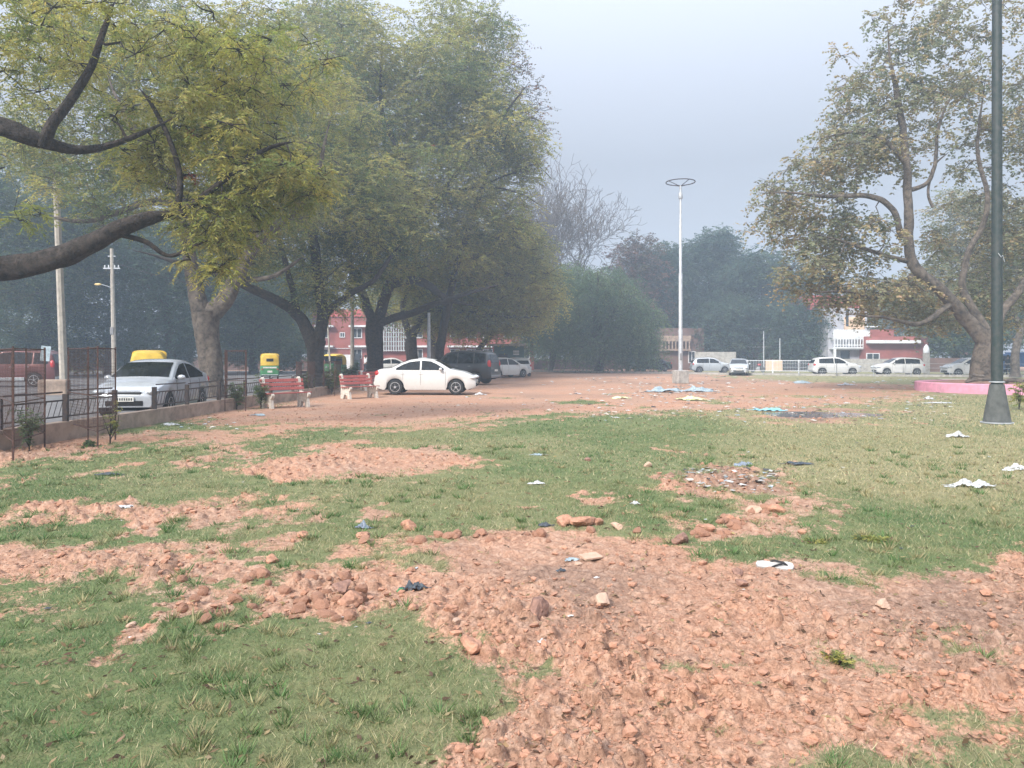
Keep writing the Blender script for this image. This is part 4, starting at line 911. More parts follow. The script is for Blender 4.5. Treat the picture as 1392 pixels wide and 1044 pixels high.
def car(name, label, kind, X, Y, rz, paint, cat='car', lower=None, seed=0, scale=1.0, plate=True, open_door=False, grille=True, roofrail=False, spare=False, z=0.02):
    p = CARS[kind]; L, Wd, wr = p['L'], p['Wd'], p['wr']
    root = empty(name, (X, Y, z), rz, label, cat); root.scale = (scale,)*3
    tx, tz = zip(*p['top']); gx = np.linspace(-L/2, L/2, 241); gzt = gauss_smooth(np.interp(gx, tx, tz), p['smooth'])
    zt = lambda x: np.interp(x, gx, gzt)
    def wbf(x):
        s = np.clip((abs(x)-.62*L/2)/(.38*L/2), 0, 1); return Wd/2*(1-(.24 if x > 0 else .16)*s**2.4)
    def zb(x): return min(p['belt']+.02*(-x/L), zt(x)-.05)
    def zbot(x):
        z0 = .20 if kind != 'suv' else .30
        z0 += .10*max(0, (abs(x)-L/2+.35)/.35)
        for xw in (p['wf'], p['wb_']):
            Ra = wr+.055
            if abs(x-xw) < Ra: z0 = max(z0, wr+math.sqrt(Ra*Ra-(x-xw)**2)*.98)
        return z0
    def yside(x, z_):
        w = wbf(x)*.965; return w-p['tum']*max(0, z_-zb(x))
    xs = set(np.linspace(-L/2, L/2, 49))
    for xw in (p['wf'], p['wb_']):
        Ra = wr+.055
        for k in range(17): xs.add(xw+Ra*math.cos(math.pi*k/16)*.9999)
    xs = sorted(xs)
    secs = []
    for x in xs:
        a = zbot(x); bt = zb(x); t = zt(x); w = wbf(x); rows_ = []
        a = min(a, bt-.04)
        rows_.append((w*.93, a)); rows_.append((w*.985, a+(bt-a)*.18)); rows_.append((w, a+(bt-a)*.5)); rows_.append((w*.995, a+(bt-a)*.78)); rows_.append((w*.965, bt))
        e = max(bt+.005, t-.045); rows_.append((yside(x, (bt+e)/2), (bt+e)/2)); ye = yside(x, e); rows_.append((ye, e)); rows_.append((ye-.05, t-.008))
        rows_.append((ye*.6, t+.018)); rows_.append((0, t+.028)); secs.append(rows_)
    nr_ = len(secs[0]); b = MB(); full = 2*nr_-1
    for x, rs in zip(xs, secs):
        for (y_, z_) in rs: b.v.append((x, y_, z_))
        for (y_, z_) in rs[-2::-1]: b.v.append((x, -y_, z_))
    for i in range(len(xs)-1):
        for k in range(full-1): b.f.append((i*full+k, (i+1)*full+k, (i+1)*full+k+1, i*full+k+1))
    b.f.append(tuple(range(full))); b.f.append(tuple(range((len(xs)-1)*full, len(xs)*full))[::-1])
    b.build('body', M[paint], root, smooth=True)
    b = MB(); b.box((0, 0, .42 if kind != 'suv' else .5), (L-.5, Wd-.62, .44)); b.build('underbody', M['under'], root)
    # glass
    def sidepanel(x0, x1, sgn, nm, par, x0s=0, x1s=0):
        n = 14; q = MB()
        for k in range(n+1):
            x = x0+(x1-x0)*k/n; lo_ = zb(x)+.03; hi_ = zt(x)-.085
            if x > p['ws'][0]-.1: hi_ = min(hi_, zt(min(x+.14, p['ws'][1]))-.05)
            if x < p['rg'][1]: hi_ = min(hi_, zt(x-.12)-.05)
            hi_ = max(hi_, lo_+.015)
            for z_ in (lo_, (lo_+hi_)/2, hi_): q.v.append((x, sgn*(yside(x, z_)+.007), z_))
        for k in range(n):
            for j in range(2):
                f = (k*3+j, (k+1)*3+j, (k+1)*3+j+1, k*3+j+1); q.f.append(f if sgn < 0 else f[::-1])
        q.build(nm, M['glass'], par, smooth=True)
    for sgn in (1, -1):
        if kind == 'suv':
            for (a_, c_) in ((p['win'][0], -1.32), (-1.24, p['pil']-.04), (p['pil']+.04, p['win'][1])): sidepanel(a_, c_, sgn, 'side_window', root)
        else:
            sidepanel(p['win'][0], p['pil']-.035, sgn, 'side_window', root); sidepanel(p['pil']+.035, p['win'][1], sgn, 'side_window', root)
    def toppanel(x0, x1, nm):
        q = MB(); n = 10
        for k in range(n+1):
            x = x0+(x1-x0)*k/n; t = zt(x); e = max(zb(x)+.005, t-.045); ye = yside(x, e)-.085
            dz = abs(zt(x+.03)-zt(x-.03))/.06; o_ = .008*math.sqrt(1+dz*dz)
            for s_ in (-1, -.6, 0, .6, 1):
                q.v.append((x, ye*s_, t+.026-.016*abs(s_)**1.5+o_))
        for k in range(n):
            for j in range(4): q.f.append((k*5+j, (k+1)*5+j, (k+1)*5+j+1, k*5+j+1))
        q.build(nm, M['glass'], root, smooth=True)
    toppanel(p['ws'][0]+.03, p['ws'][1]-.03, 'windscreen')
    if kind in ('sedan', 'city'): toppanel(p['rg'][0]+.05, p['rg'][1]-.02, 'rear_window')
    else:
        q = MB(); za, zc = p['belt']+.08, zt(p['rg'][1])-.1
        xa = np.interp(za, [zt(x) for x in np.linspace(-L/2, -L/2+.5, 30)], np.linspace(-L/2, -L/2+.5, 30)); xc = np.interp(zc, [zt(x) for x in np.linspace(-L/2, -L/2+.5, 30)], np.linspace(-L/2, -L/2+.5, 30))
        wa = wbf(xa)*.78; q.add([(xa-.035, -wa, za), (xa-.035, wa, za), (xc-.035, wa*.9, zc), (xc-.035, -wa*.9, zc)], [(0, 1, 2, 3)]); q.build('rear_window', M['glass'], root)
    # wheels
    for xw in (p['wf'], p['wb_']):
        for sgn in (1, -1):
            yc = sgn*(Wd/2-.115); q = MB(); h = .095
            q.lathe([(wr*.62, -h), (wr*.93, -h), (wr, -h*.7), (wr, h*.7), (wr*.93, h), (wr*.62, h)], (xw, yc, wr), 28, 'Y'); wh = q.build('wheel', M['tyre'], root, smooth=True)
            q = MB(); yo = yc+sgn*.085
            q.lathe([(wr*.66, -.012), (wr*.66, .012), (wr*.60, .014), (wr*.60, -.014), (wr*.66, -.012)], (xw, yo, wr), 24, 'Y', cap=False)
            q.lathe([(.001, -.012), (wr*.17, -.012), (wr*.15, .012), (.001, .012)], (xw, yo, wr), 12, 'Y')
            for k in range(5):
                a = k*2*math.pi/5+.3+xw; q.box((xw+math.cos(a)*wr*.37, yo, wr+math.sin(a)*wr*.37), (wr*.56, .02, wr*.13), 0, 0, -a)
            q.build('rim', M['rim'], wh, smooth=False)
            q = MB(); q.lathe([(.001, -.004), (wr*.61, -.004), (wr*.61, .004), (.001, .004)], (xw, yc+sgn*.02, wr), 20, 'Y'); q.build('brake_disc', M['under'], wh)
    # lights, grille, bumpers
    f_x = L/2; zl = zt(L/2-.25)-.13
    for sgn in (1, -1):
        q = MB(); xa = L/2-.16; q.ell((xa+.02, sgn*(wbf(xa)*.86), zl+.01), (.19, .16, .085), 14, 8); q.build('headlight', M['lampglass'], root, smooth=True)
        q = MB(); xa = -L/2+.13; q.ell((xa, sgn*(wbf(xa)*.88), (.88 if kind != 'suv' else 1.15)), (.13, .11, .12 if kind != 'suv' else .24), 12, 8); q.build('tail_light', M['red'], root, smooth=True)
        q = MB(); xm = p['win'][1]-.12; q.ell((xm, sgn*(wbf(xm)+.07), zb(xm)+.07), (.07, .11, .07), 10, 6); q.build('mirror', M[paint], root, smooth=True)
        for xh in (p['pil']-.75, p['pil']+.02):
            q = MB(); q.box((xh, sgn*(wbf(xh)*.992+.004), zb(xh)-.12), (.17, .035, .028), bev=.01); q.build('door_handle', M[paint if lower is None else lower], root)
        q = MB()                                        # door shut lines
        for xd in (p['wf']-wr-.12, p['pil'], p['wb_']+wr+.02):
            prev = None
            for k in range(8):
                a_ = zbot(xd)+.04; bt = zb(xd); z_ = a_+(bt-a_)*k/7; fr = (z_-a_)/(bt-a_)
                w = wbf(xd)*np.interp(fr, [0, .18, .5, .78, 1], [.93, .985, 1, .995, .965])+.003
                if prev: q.tube([prev, (xd, sgn*w, z_)], .005, 4, cap=False)
                prev = (xd, sgn*w, z_)
        q.build('door_seam', M['seam'], root)
    if grille:
        xg = L/2-.02; q = MB(); q.box((xg-.03, 0, .64 if kind != 'suv' else .86), (.10, Wd*.46, .07 if kind != 'suv' else .16), bev=.02); q.build('grille', M['seam'], root)
        q = MB(); q.box((xg+.02, 0, .40 if kind != 'suv' else .5), (.06, Wd*.52, .12), bev=.02); q.build('air_intake', M['under'], root)
        q = MB(); q.box((xg+.02, 0, .705 if kind != 'suv' else .97), (.05, Wd*.44, .022), bev=.008); q.build('chrome_bar', M['chrome'], root)
        for sgn in (1, -1):
            q = MB(); q.ell((xg-.10, sgn*Wd*.34, .38), (.08, .07, .045), 10, 6); q.build('fog_lamp', M['under'], root, smooth=True)
    if plate:
        q = MB(); q.box((L/2+.035, 0, .50), (.015, .48, .11)); pl = q.build('number_plate', M['plate'], root)
        q = MB()
        for k in range(8): q.box((L/2+.045, -.19+k*.054, .50), (.004, .03, .06))
        q.build('lettering', M['seam'], pl)
        q = MB(); q.box((-L/2-.02, 0, .74 if kind == 'sedan' else .8), (.015, .46, .11)); q.build('number_plate', M['plate'], root)
    q = MB(); q.box((-L/2+.02, 0, .46), (.14, Wd*.78, .16), bev=.04); q.build('rear_bumper', M[lower or paint], root)
    if lower:
        for sgn in (1, -1):
            q = MB(); q.box((.05, sgn*(Wd/2-.015), .42), (p['wf']-p['wb_']-2*wr-.14, .05, .16), bev=.02); q.build('side_cladding', M[lower], root)
    if roofrail:
        for sgn in (1, -1):
            q = MB(); yy_ = yside(-.6, zt(-.6))-.02; q.tube([(-1.7, sgn*yy_, zt(-1.7)-.01), (-1.6, sgn*yy_, zt(-1.6)+.05), (.0, sgn*yy_, zt(0)+.05), (.1, sgn*yy_, zt(.1)-.01)], .018, 6); q.build('roof_rail', M['cladding'], root)
    if spare:
        q = MB(); b_ = len(q.v); q.lathe([(.1, -.1), (.33, -.1), (.36, -.05), (.36, .05), (.33, .1), (.1, .1)], (0, 0, 0), 24, 'Z')
        q.v = [(-L/2-.16+z_, x_, 1.0+y_) for (x_, y_, z_) in q.v]; q.build('spare_wheel', M['tyre'], root, smooth=True)
    if open_door:
        q = MB(); q.box((p['pil']+.55+.2, Wd/2+.38, .62), (.06, .85, .72), .35, bev=.02); dr = q.build('door', M[paint], root)
        q = MB(); q.box((p['pil']+.55+.2, Wd/2+.36, 1.14), (.03, .7, .32), .35); q.build('side_window', M['glass'], dr)
    return root
def place(u, Y): return ((u-U0)/F*Y, Y)
car('white_sedan', 'glossy white sedan parked side-on on the bare soil beside the red benches', 'sedan', *place(581, 31.3), R(-2), 'paint_white', seed=1)
car('silver_sedan', 'silver sedan parked on the road behind the black railing, front towards the mesh guard', 'city', *place(214, 20.4), R(-84), 'paint_silver')
car('dark_suv', 'dark charcoal SUV with grey lower cladding and roof rails behind the white sedan', 'suv', *place(624, 43), R(160), 'paint_black', cat='car', lower='cladding', roofrail=True)
car('white_hatchback', 'white hatchback with dark doorway right of the dark SUV', 'hatch', *place(686, 57), R(40), 'paint_white')
car('white_hatchback', 'white car with bright red rear lamps, last of the cars under the neem trees', 'hatch', *place(702, 61), R(105), 'paint_white')
car('maroon_suv', 'maroon and pale jeep-like SUV with a spare wheel parked across the road', 'suv', *place(20, 39), R(188), 'paint_maroon', lower='paint_silver2', spare=True, roofrail=True)
car('white_sedan', 'white sedan seen between tree trunks in front of the brick building', 'sedan', *place(533, 64), R(15), 'paint_white')
car('white_hatchback', 'white small car partly hidden behind the street pole and neem trunk', 'hatch', *place(572, 68), R(200), 'paint_white')
car('dark_sedan', 'dark blue sedan parked in the haze by the far boundary', 'sedan', *place(886, 82), R(-170), 'paint_dark')
car('silver_hatchback', 'pale silver hatchback parked side-on left of the front-facing silver car', 'hatch', *place(966, 74), R(-3), 'paint_silver2')
car('silver_sedan', 'silver sedan facing the camera on the far dry grass', 'city', *place(1004, 64.5), R(-107), 'paint_silver2', scale=.97)
car('white_hatchback', 'white hatchback parked side-on by the screened balcony house', 'hatch', *place(1134, 64.5), R(-4), 'paint_white', scale=1.03)
car('white_hatchback', 'white hatchback with a door standing open beside the brick wing', 'hatch', *place(1220, 63), R(177), 'paint_white', open_door=True, scale=1.0)
car('white_hatchback', 'white hatchback half hidden behind the fig trunk', 'hatch', *place(1316, 61), R(178), 'paint_white')

# ------------------------------------------------------------------ auto rickshaws
def rickshaw(label, X, Y, rz):
    r = empty('auto_rickshaw', (X, Y, .02), rz, label, 'auto rickshaw', 'auto rickshaws on the road')
    b = MB(); b.box((-.75, 0, .62), (1.05, 1.24, .72), bev=.08); b.box((.1, 0, .36), (.9, 1.1, .16), bev=.03); b.build('tub', M['autogreen'], r, smooth=True)
    # nose: tapered front cowl
    b = MB(); secs = [(.45, .5, .32, 1.05), (.75, .46, .34, 1.05), (1.0, .34, .38, .98), (1.2, .2, .45, .85), (1.28, .1, .5, .75)]
    for (x_, w_, z0, z1) in secs:
        b.v += [(x_, -w_, z0), (x_, -w_*1.02, (z0+z1)/2), (x_, -w_*.85, z1), (x_, w_*.85, z1), (x_, w_*1.02, (z0+z1)/2), (x_, w_, z0)]
    for i in range(4):
        for k in range(6): b.f.append((i*6+k, i*6+(k+1) % 6, (i+1)*6+(k+1) % 6, (i+1)*6+k))
    b.f.append(tuple(range(24, 30))); b.f.append(tuple(range(6))[::-1]); b.build('front_cowl', M['autogreen'], r, smooth=True)
    # canopy: arched roof with rear and side curtains
    b = MB(); n = 12
    def arch(x_, sc_, zt_, zlo):
        pts = []
        for k in range(n+1):
            a = math.pi*k/n; yy_ = -math.copysign(abs(math.cos(a))**.45, math.cos(a))*.62*sc_; zz_ = zlo+(zt_-zlo)*(abs(math.sin(a))**.5 if 0 < k < n else 0)
            pts.append((x_, yy_, zz_))
        return pts
    st = [(-1.27, .86, 1.58, .98), (-1.22, .97, 1.72, .98), (-.9, 1, 1.80, .98), (-.35, 1, 1.82, .98), (-.34, 1, 1.82, 1.58), (.3, .98, 1.80, 1.58), (.62, .92, 1.74, 1.6), (.72, .86, 1.66, 1.62)]
    for s_ in st: b.v += arch(*s_)
    for i in range(len(st)-1):
        for k in range(n): b.f.append((i*(n+1)+k, (i+1)*(n+1)+k, (i+1)*(n+1)+k+1, i*(n+1)+k+1))
    b.f.append(tuple(range(n+1))); b.build('canopy', M['autoyellow'], r, smooth=True)
    b = MB(); b.box((-1.285, 0, 1.36), (.02, .46, .20), bev=.006); b.build('rear_window', M['under'], r)
    b = MB()
    for s_ in (-1, 1):
        b.tube([(.50, s_*.42, 1.04), (.62, s_*.5, 1.66)], .022, 6); b.tube([(-.3, s_*.58, .9), (-.3, s_*.6, 1.62)], .02, 6)
    b.build('canopy_frame', M['iron'], r)
    b = MB(); b.add([(.52, -.42, 1.06), (.52, .42, 1.06), (.63, .48, 1.62), (.63, -.48, 1.62)], [(0, 1, 2, 3)]); b.build('windscreen', M['glass'], r)
    b = MB(); b.box((-.75, 0, 1.0), (.5, 1.05, .12), bev=.03); b.box((-1.0, 0, 1.22), (.1, 1.05, .4), bev=.03); b.box((.05, 0, .72), (.35, .5, .1), bev=.03); b.build('seat', M['seam'], r)
    for (x_, y_) in ((1.05, 0), (-.85, .52), (-.85, -.52)):
        q = MB(); q.lathe([(.12, -.05), (.21, -.05), (.23, -.03), (.23, .03), (.21, .05), (.12, .05)], (x_, y_, .23), 20, 'Y'); w = q.build('wheel', M['tyre'], r, smooth=True)
        q = MB(); q.lathe([(.001, -.055), (.12, -.055), (.12, .055), (.001, .055)], (x_, y_, .23), 16, 'Y'); q.build('rim', M['rim'], w)
    q = MB(); q.ell((1.28, 0, .78), (.05, .09, .09), 12, 8); q.build('headlight', M['lampglass'], r, smooth=True)
    for s_ in (-1, 1):
        q = MB(); q.box((-1.285, s_*.5, .72), (.02, .10, .08)); q.build('tail_light', M['red'], r)
    q = MB(); q.box((-1.285, 0, .56), (.02, .32, .14)); q.build('number_plate', M['plate'], r)
    q = MB(); q.box((-1.30, 0, .34), (.06, 1.1, .06), bev=.02); q.build('bumper', M['steel'], r)
    q = MB(); q.box((-1.283, 0, .84), (.014, .9, .10)); q.build('stripe', M['plate'], r)
    return r
rickshaw('yellow-roofed auto rickshaw showing only its canopy behind the silver sedan', *place(204, 29.5), R(112))
rickshaw('green and yellow auto rickshaw seen from behind beyond the brown guard', *place(367, 52), R(108))
rickshaw('yellow-topped auto rickshaw half hidden behind the forked dark neem trunk', *place(453, 58), R(-100))

# ------------------------------------------------------------------ benches
def bench(label, X, Y, rz):
    r = empty('park_bench', (X, Y, gz1(X, Y)-.02), rz, label, 'bench', 'red slatted park benches')
    for s_ in (-.62, .62):          # end frames: shaped concrete silhouettes, facing local -y
        pr = [(-.30, 0), (-.16, 0), (-.13, .14), (.05, .20), (.14, .0), (.30, 0), (.28, .34), (.27, .46), (.36, .86), (.36, .92), (.31, .96), (.26, .92), (.17, .50), (-.24, .44), (-.29, .47), (-.33, .42), (-.31, .36), (-.24, .30)]
        b = MB(); n = len(pr)
        for x_ in (s_-.045, s_+.045): b.v += [(x_, y_, z_) for y_, z_ in pr]
        b.f.append(tuple(range(n))); b.f.append(tuple(range(n, 2*n))[::-1])
        for k in range(n): b.f.append((k, n+k, n+(k+1) % n, (k+1) % n))
        b.build('end_frame', M['benchwhite'], r)
    for k in range(4):
        b = MB(); b.box((0, -.22+k*.12, .475-.006*k), (1.5, .095, .035), bev=.008); b.build('seat_slat', M['benchred'], r)
    for k in range(3):
        b = MB(); b.box((0, .195+k*.035, .60+k*.125), (1.5, .03, .10), 0, R(-15), bev=.008); b.build('back_slat', M['benchred'], r)
    return r
bench('nearest red slatted bench with concrete ends beside the railing', *place(389, 22.8), R(48))
bench('second red bench with concrete ends beside the tail of the white sedan', *place(489, 28.2), R(48))
bench('third red bench mostly hidden behind the tail of the white sedan', *place(511, 35), R(35))

# ------------------------------------------------------------------ poles
def mast():
    X, Y = G(925, 521); r = empty('light_mast', (X, Y, 0), 0, 'tall slim grey mast with an empty ring on top in the middle of the park', 'light mast')
    b = MB(); b.box((0, 0, .38), (.74, .74, .8), .3, bev=.05); b.build('plinth', M['conc'], r)
    b = MB(); b.lathe([(.13, .7), (.13, 3.2), (.115, 3.25), (.115, 6.6), (.09, 6.65), (.09, 9.8), (.07, 9.85), (.065, 11.9)], n=14); b.build('shaft', M['steel'], r, smooth=True)
    b = MB(); b.lathe([(.11, 11.1), (.13, 11.15), (.13, 11.4), (.09, 11.5)], n=12); b.build('collar', M['steel'], r, smooth=True)
    b = MB(); b.box((0, -.135, 1.6), (.12, .02, .42), bev=.006); b.build('access_door', M['cladding'], r)
    b = MB(); R_ = .86
    b.tube([(R_*math.cos(a), R_*math.sin(a), 12.1) for a in np.linspace(0, 2*math.pi, 40)], .03, 6)
    for k in range(4):
        a = k*math.pi/2+.4; b.tube([(0, 0, 11.85), (R_*math.cos(a), R_*math.sin(a), 12.1)], .022, 5)
    b.build('ring', M['iron'], r, smooth=True)
mast()
X, Y = G(1355, 577); r = empty('green_pole', (X, Y, 0), 0, 'dark green steel pole rising from a tall conical cement base at the turf edge', 'pole')
b = MB(); b.lathe([(.31, -.05), (.31, .02), (.285, .06), (.25, .3), (.20, .6), (.155, .9), (.145, .93)], n=24); b.build('cone_base', M['conebase'], r, smooth=True)
b = MB(); b.lathe([(.335, .035), (.335, .06), (.31, .065), (.31, .03)], n=24); b.build('base_ring', M['steel'], r)
b = MB(); b.tube([(0, 0, .85), (0, 0, 2), (0, 0, 4.5), (0, 0, 8), (0, 0, 12)], [.125, .118, .112, .105, .09], 18); b.build('shaft', M['greenpole'], r, smooth=True)
b = MB(); b.lathe([(.14, .97), (.16, .975), (.16, .995), (.14, 1.0)], n=20); b.lathe([(.13, .84), (.15, .845), (.15, .865), (.13, .87)], n=20); b.build('clamp_ring', M['steel'], r)
b = MB(); b.tube([(-.05, -.12, 3.95), (.0, -.15, 3.85), (.04, -.14, 3.9), (.09, -.13, 3.75)], .008, 5); b.build('wire_tie', M['steel'], r)
def upole(name, label, u, v, top_v, w, Y=None, utop=None, cross=False, lamp=False, m_='poleconc', taper=.65):
    X, Y = G(u, v) if Y is None else ((u-U0)/F*Y, Y)
    ht = H+(V0-top_v)/F*Y; dx = 0 if utop is None else (utop-u)/F*Y
    r = empty(name, (X, Y, 0), 0, label, 'pole'); b = MB()
    b.tube([(0, 0, -.3), (dx*.5, 0, ht/2), (dx, 0, ht)], [w/2, w/2*(1+taper)/2, w/2*taper], 8); b.build('shaft', M[m_], r, smooth=True)
    if cross:
        b = MB(); b.box((dx, 0, ht-1.3), (1.1, .07, .08)); b.box((dx, 0, ht-.5), (.5, .06, .06)); b.build('crossarm', M['steel'], r)
        b = MB()
        for k in (-.45, -.2, .2, .45): b.lathe([(.03, ht-1.26), (.05, ht-1.22), (.03, ht-1.16), (.045, ht-1.13), (.02, ht-1.08)], (dx+k, 0, 0), 8)
        b.build('insulators', M['white'], r)
        b = MB(); b.box((-.12, -.1, 3.3), (.22, .14, .5), bev=.02); b.build('meter_box', M['cladding'], r)
    if lamp:
        b = MB(); z_ = 6.2-.3; b.tube([(0, 0, z_), (-.3, -.1, z_+.3), (-.8, -.2, z_+.45)], .025, 6); b.build('lamp_arm', M['steel'], r)
        b = MB(); b.ell((-.98, -.22, z_+.44), (.24, .10, .08), 12, 6); b.build('lamp_head', M['lampwarm'], r, smooth=True)
    return r
upole('concrete_pole', 'tall pale concrete utility pole beyond the railing', 88, 535, 214, .34, utop=75, taper=.7)
upole('utility_pole', 'thinner concrete utility pole with crossarm and amber street lamp', 156, 518, 338, .34, utop=152, cross=True, lamp=True)
upole('street_pole', 'slender pale pole in front of the brick building beside the rickshaw', 479, 505, 400, .3, Y=50, m_='poleconc')
upole('street_pole', 'slender pale pole rising behind the roof of the white sedan', 583, 500, 425, .28, Y=48, m_='steel')
upole('street_pole', 'short thin pole left of the dark SUV', 597, 500, 455, .2, Y=60, m_='poleconc')
upole('street_pole', 'thin dark pole near the front-facing silver car', 1038, 500, 450, .14, Y=78, m_='steel')
upole('street_pole', 'thin leaning pole beside the rickshaw canopy', 450, 500, 430, .16, Y=56, utop=445, m_='poleconc')
upole('street_pole', 'faint thin post in the haze behind the white rail', 1060, 500, 460, .16, Y=82, m_='steel')
b = MB(); X, Y = place(86, 31.0); b.box((0, 0, .3), (1.1, .5, .7), .2, bev=.08); o = b.build('concrete_block', M['wallconc'], None, loc=(X, Y-.6, 0)); tag(o, 'squat cement block at the foot of the tall concrete pole', 'block')
# cables
def cable(label, A, B, sag, r=.012):
    A = np.array(A); B = np.array(B); b = MB(); b.tube([tuple(A+(B-A)*t-np.array((0, 0, sag*4*t*(1-t)))) for t in np.linspace(0, 1, 16)], r, 4); tag(b.build('overhead_cable', M['iron']), label, 'cable')
cable('thin dark overhead cable running from the crossarm pole to the left', W(152, 366, 48.6), W(-120, 420, 42), .6, .016)
cable('thin overhead cable from the crossarm pole towards the brick building', W(152, 356, 48.6), W(479, 402, 50), .8, .014)
cable('thin overhead cable over the road from the pole by the brick building', W(479, 402, 50), W(583, 426, 48), .3, .014)
# sign by the maroon SUV
r = empty('sign_board', (*place(62, 37), 0), .3, 'small weathered pale blue board on a post behind the maroon SUV', 'sign')
b = MB(); b.tube([(0, 0, 0), (0, 0, 2.0)], .03, 6); b.build('post', M['iron'], r)
b = MB(); b.box((0, 0, 1.75), (.42, .03, .75), 0, 0, .1); b.build('board', M['signblue'], r)
r = empty('white_gatepost', (*place(1259, 70), 0), 0, 'pointed white-capped post beside the brick wing', 'post')
b = MB(); b.box((0, 0, 1.0), (.45, .45, 2.0), bev=.03); b.build('shaft', M['conc'], r)
b = MB(); b.lathe([(.27, 2.0), (.27, 2.1), (.26, 2.4), (.16, 2.65), (.02, 2.8)], n=14); b.build('cap', M['white'], r, smooth=True)

# ------------------------------------------------------------------ planter
cx, cy = pee[0]+1.45, pee[1]+.2
r = empty('round_planter', (cx, cy, 0), 0, 'low round pink-painted planter wall around the fig tree', 'planter')
b = MB(); Rp = 3.85; n = 72
prof = [(Rp, -.05), (Rp, .40), (Rp-.03, .43), (Rp-.32, .43), (Rp-.35, .40), (Rp-.35, -.05)]; b.lathe(prof, n=n); b.f = b.f[:-2]; b.build('wall', M['pink'], r, smooth=True)
b = MB(); rp = random.Random(3); rings = [(3.48, .33), (2.8, .38), (2, .44), (1, .5), (.01, .5)]
for (rr2, z_) in rings:
    for k in range(40): a = 2*math.pi*k/40; b.v.append((rr2*math.cos(a), rr2*math.sin(a), z_+rp.uniform(-.05, .07)))
for i in range(4):
    for k in range(40): b.f.append((i*40+k, i*40+(k+1) % 40, (i+1)*40+(k+1) % 40, (i+1)*40+k))
b.build('soil_fill', M['cloddark'], r)
b = MB()
for (a0, p_) in enumerate([[(-3.0, -1.6, .5), (-2.6, -1.9, .62), (-2.2, -2.0, .60), (-1.4, -1.9, .5)], [(-2.9, -1.4, .45), (-2.7, -1.6, .8), (-2.3, -1.7, .72)], [(-2.2, -2.1, .5), (-1.5, -2.2, .58), (-.9, -2.1, .5)], [(-1.6, -1.3, .5), (-1.0, -1.6, .6), (-.2, -1.5, .5)]]): b.tube(p_, .07, 7)
tag(b.build('dead_branches', M['bark_light'], None, smooth=True, loc=(cx, cy, 0)), 'heap of cut dead branches lying inside the pink planter', 'branches')

# ------------------------------------------------------------------ buildings
def window(r, x, z, w, h, yf, frame='white'):
    q = MB(); t = .08
    for (dx, dz, sw, sh_) in ((0, h/2, w+t, t), (0, -h/2, w+t, t), (-w/2, 0, t, h-t), (w/2, 0, t, h-t), (0, 0, t*.7, h-t)): q.box((x+dx, yf-.05, z+dz), (sw, .10, sh_))
    f = q.build('window', M[frame], r); q = MB(); q.box((x, yf-.02, z), (w-t*.6, .03, h-t*.6)); q.build('pane', M['winglass'], f)
X, Y = place(575, 90)
r = empty('brick_building', (X, Y, 0), 0, 'long two-storey red brick building with white sunshade bands behind the neem trees', 'building')
b = MB(); b.box((0, 5, 3.25), (27, 10, 6.5)); b.build('wall', M['brick'], r)
b = MB(); b.box((-9.4, 4.8, 6.95), (8, 9.9, .9)); b.box((5, 4.9, 6.75), (16.8, 9.8, .5)); b.build('parapet', M['brickred'], r)
for z_ in (5.35, 2.9):
    for (xa, xb) in ((-13, -10.8), (-8.9, -6.6), (-1.5, 1.5), (3, 8.5), (9.5, 13.2)):
        b = MB(); b.box(((xa+xb)/2, -.35, z_), (xb-xa, .75, .22)); b.build('sunshade', M['white'], r)
        for x_ in np.arange(xa+.9, xb-.3, 2.0): window(r, x_, z_-.85 if z_ > 4 else z_-.9, 1.1, 1.1, -.01)
window(r, -9.8, 4.3, .55, .55, -.01)
b = MB(); b.box((-9.8, -.05, 2.65), (6, .09, .06)); b.build('string_course', M['white'], r)
b = MB()
for k in range(15): b.box((-6.2+k*.3, -.3, 4.0), (.07, .5, 3.4))
for k in range(7): b.box((-4.1, -.31, 2.4+k*.55), (4.4, .48, .07))
b.build('screen_grille', M['white'], r)
b = MB(); b.box((-9.9, -.6, .95), (2.4, .08, 1.9), bev=.02); b.box((-6.2, -.6, .8), (1.7, .08, 1.6)); b.build('gate_panel', M['white'], r)
b = MB(); b.box((-8.1, -.2, 1.0), (1.0, .3, 2.0)); b.build('door', M['winglass'], r)
# booth & sign near the right end
r = empty('teal_booth', (*place(692, 74), 0), 0, 'dark teal booth with a small white notice near the end of the brick building', 'booth')
b = MB(); b.box((0, 1, 1.35), (3.0, 2, 2.7)); b.build('wall', M['teal'], r)
b = MB(); b.box((-.2, .8, 2.8), (3.8, 2.8, .22)); b.build('roof', M['conc'], r)
b = MB(); b.box((.7, -.03, 2.15), (.6, .05, .22)); b.box((.7, -.03, 1.88), (.6, .05, .16)); b.build('notice', M['white'], r)
b = MB(); b.box((-.6, -.04, 1.2), (.9, .06, 1.4)); b.build('window', M['winglass'], r)
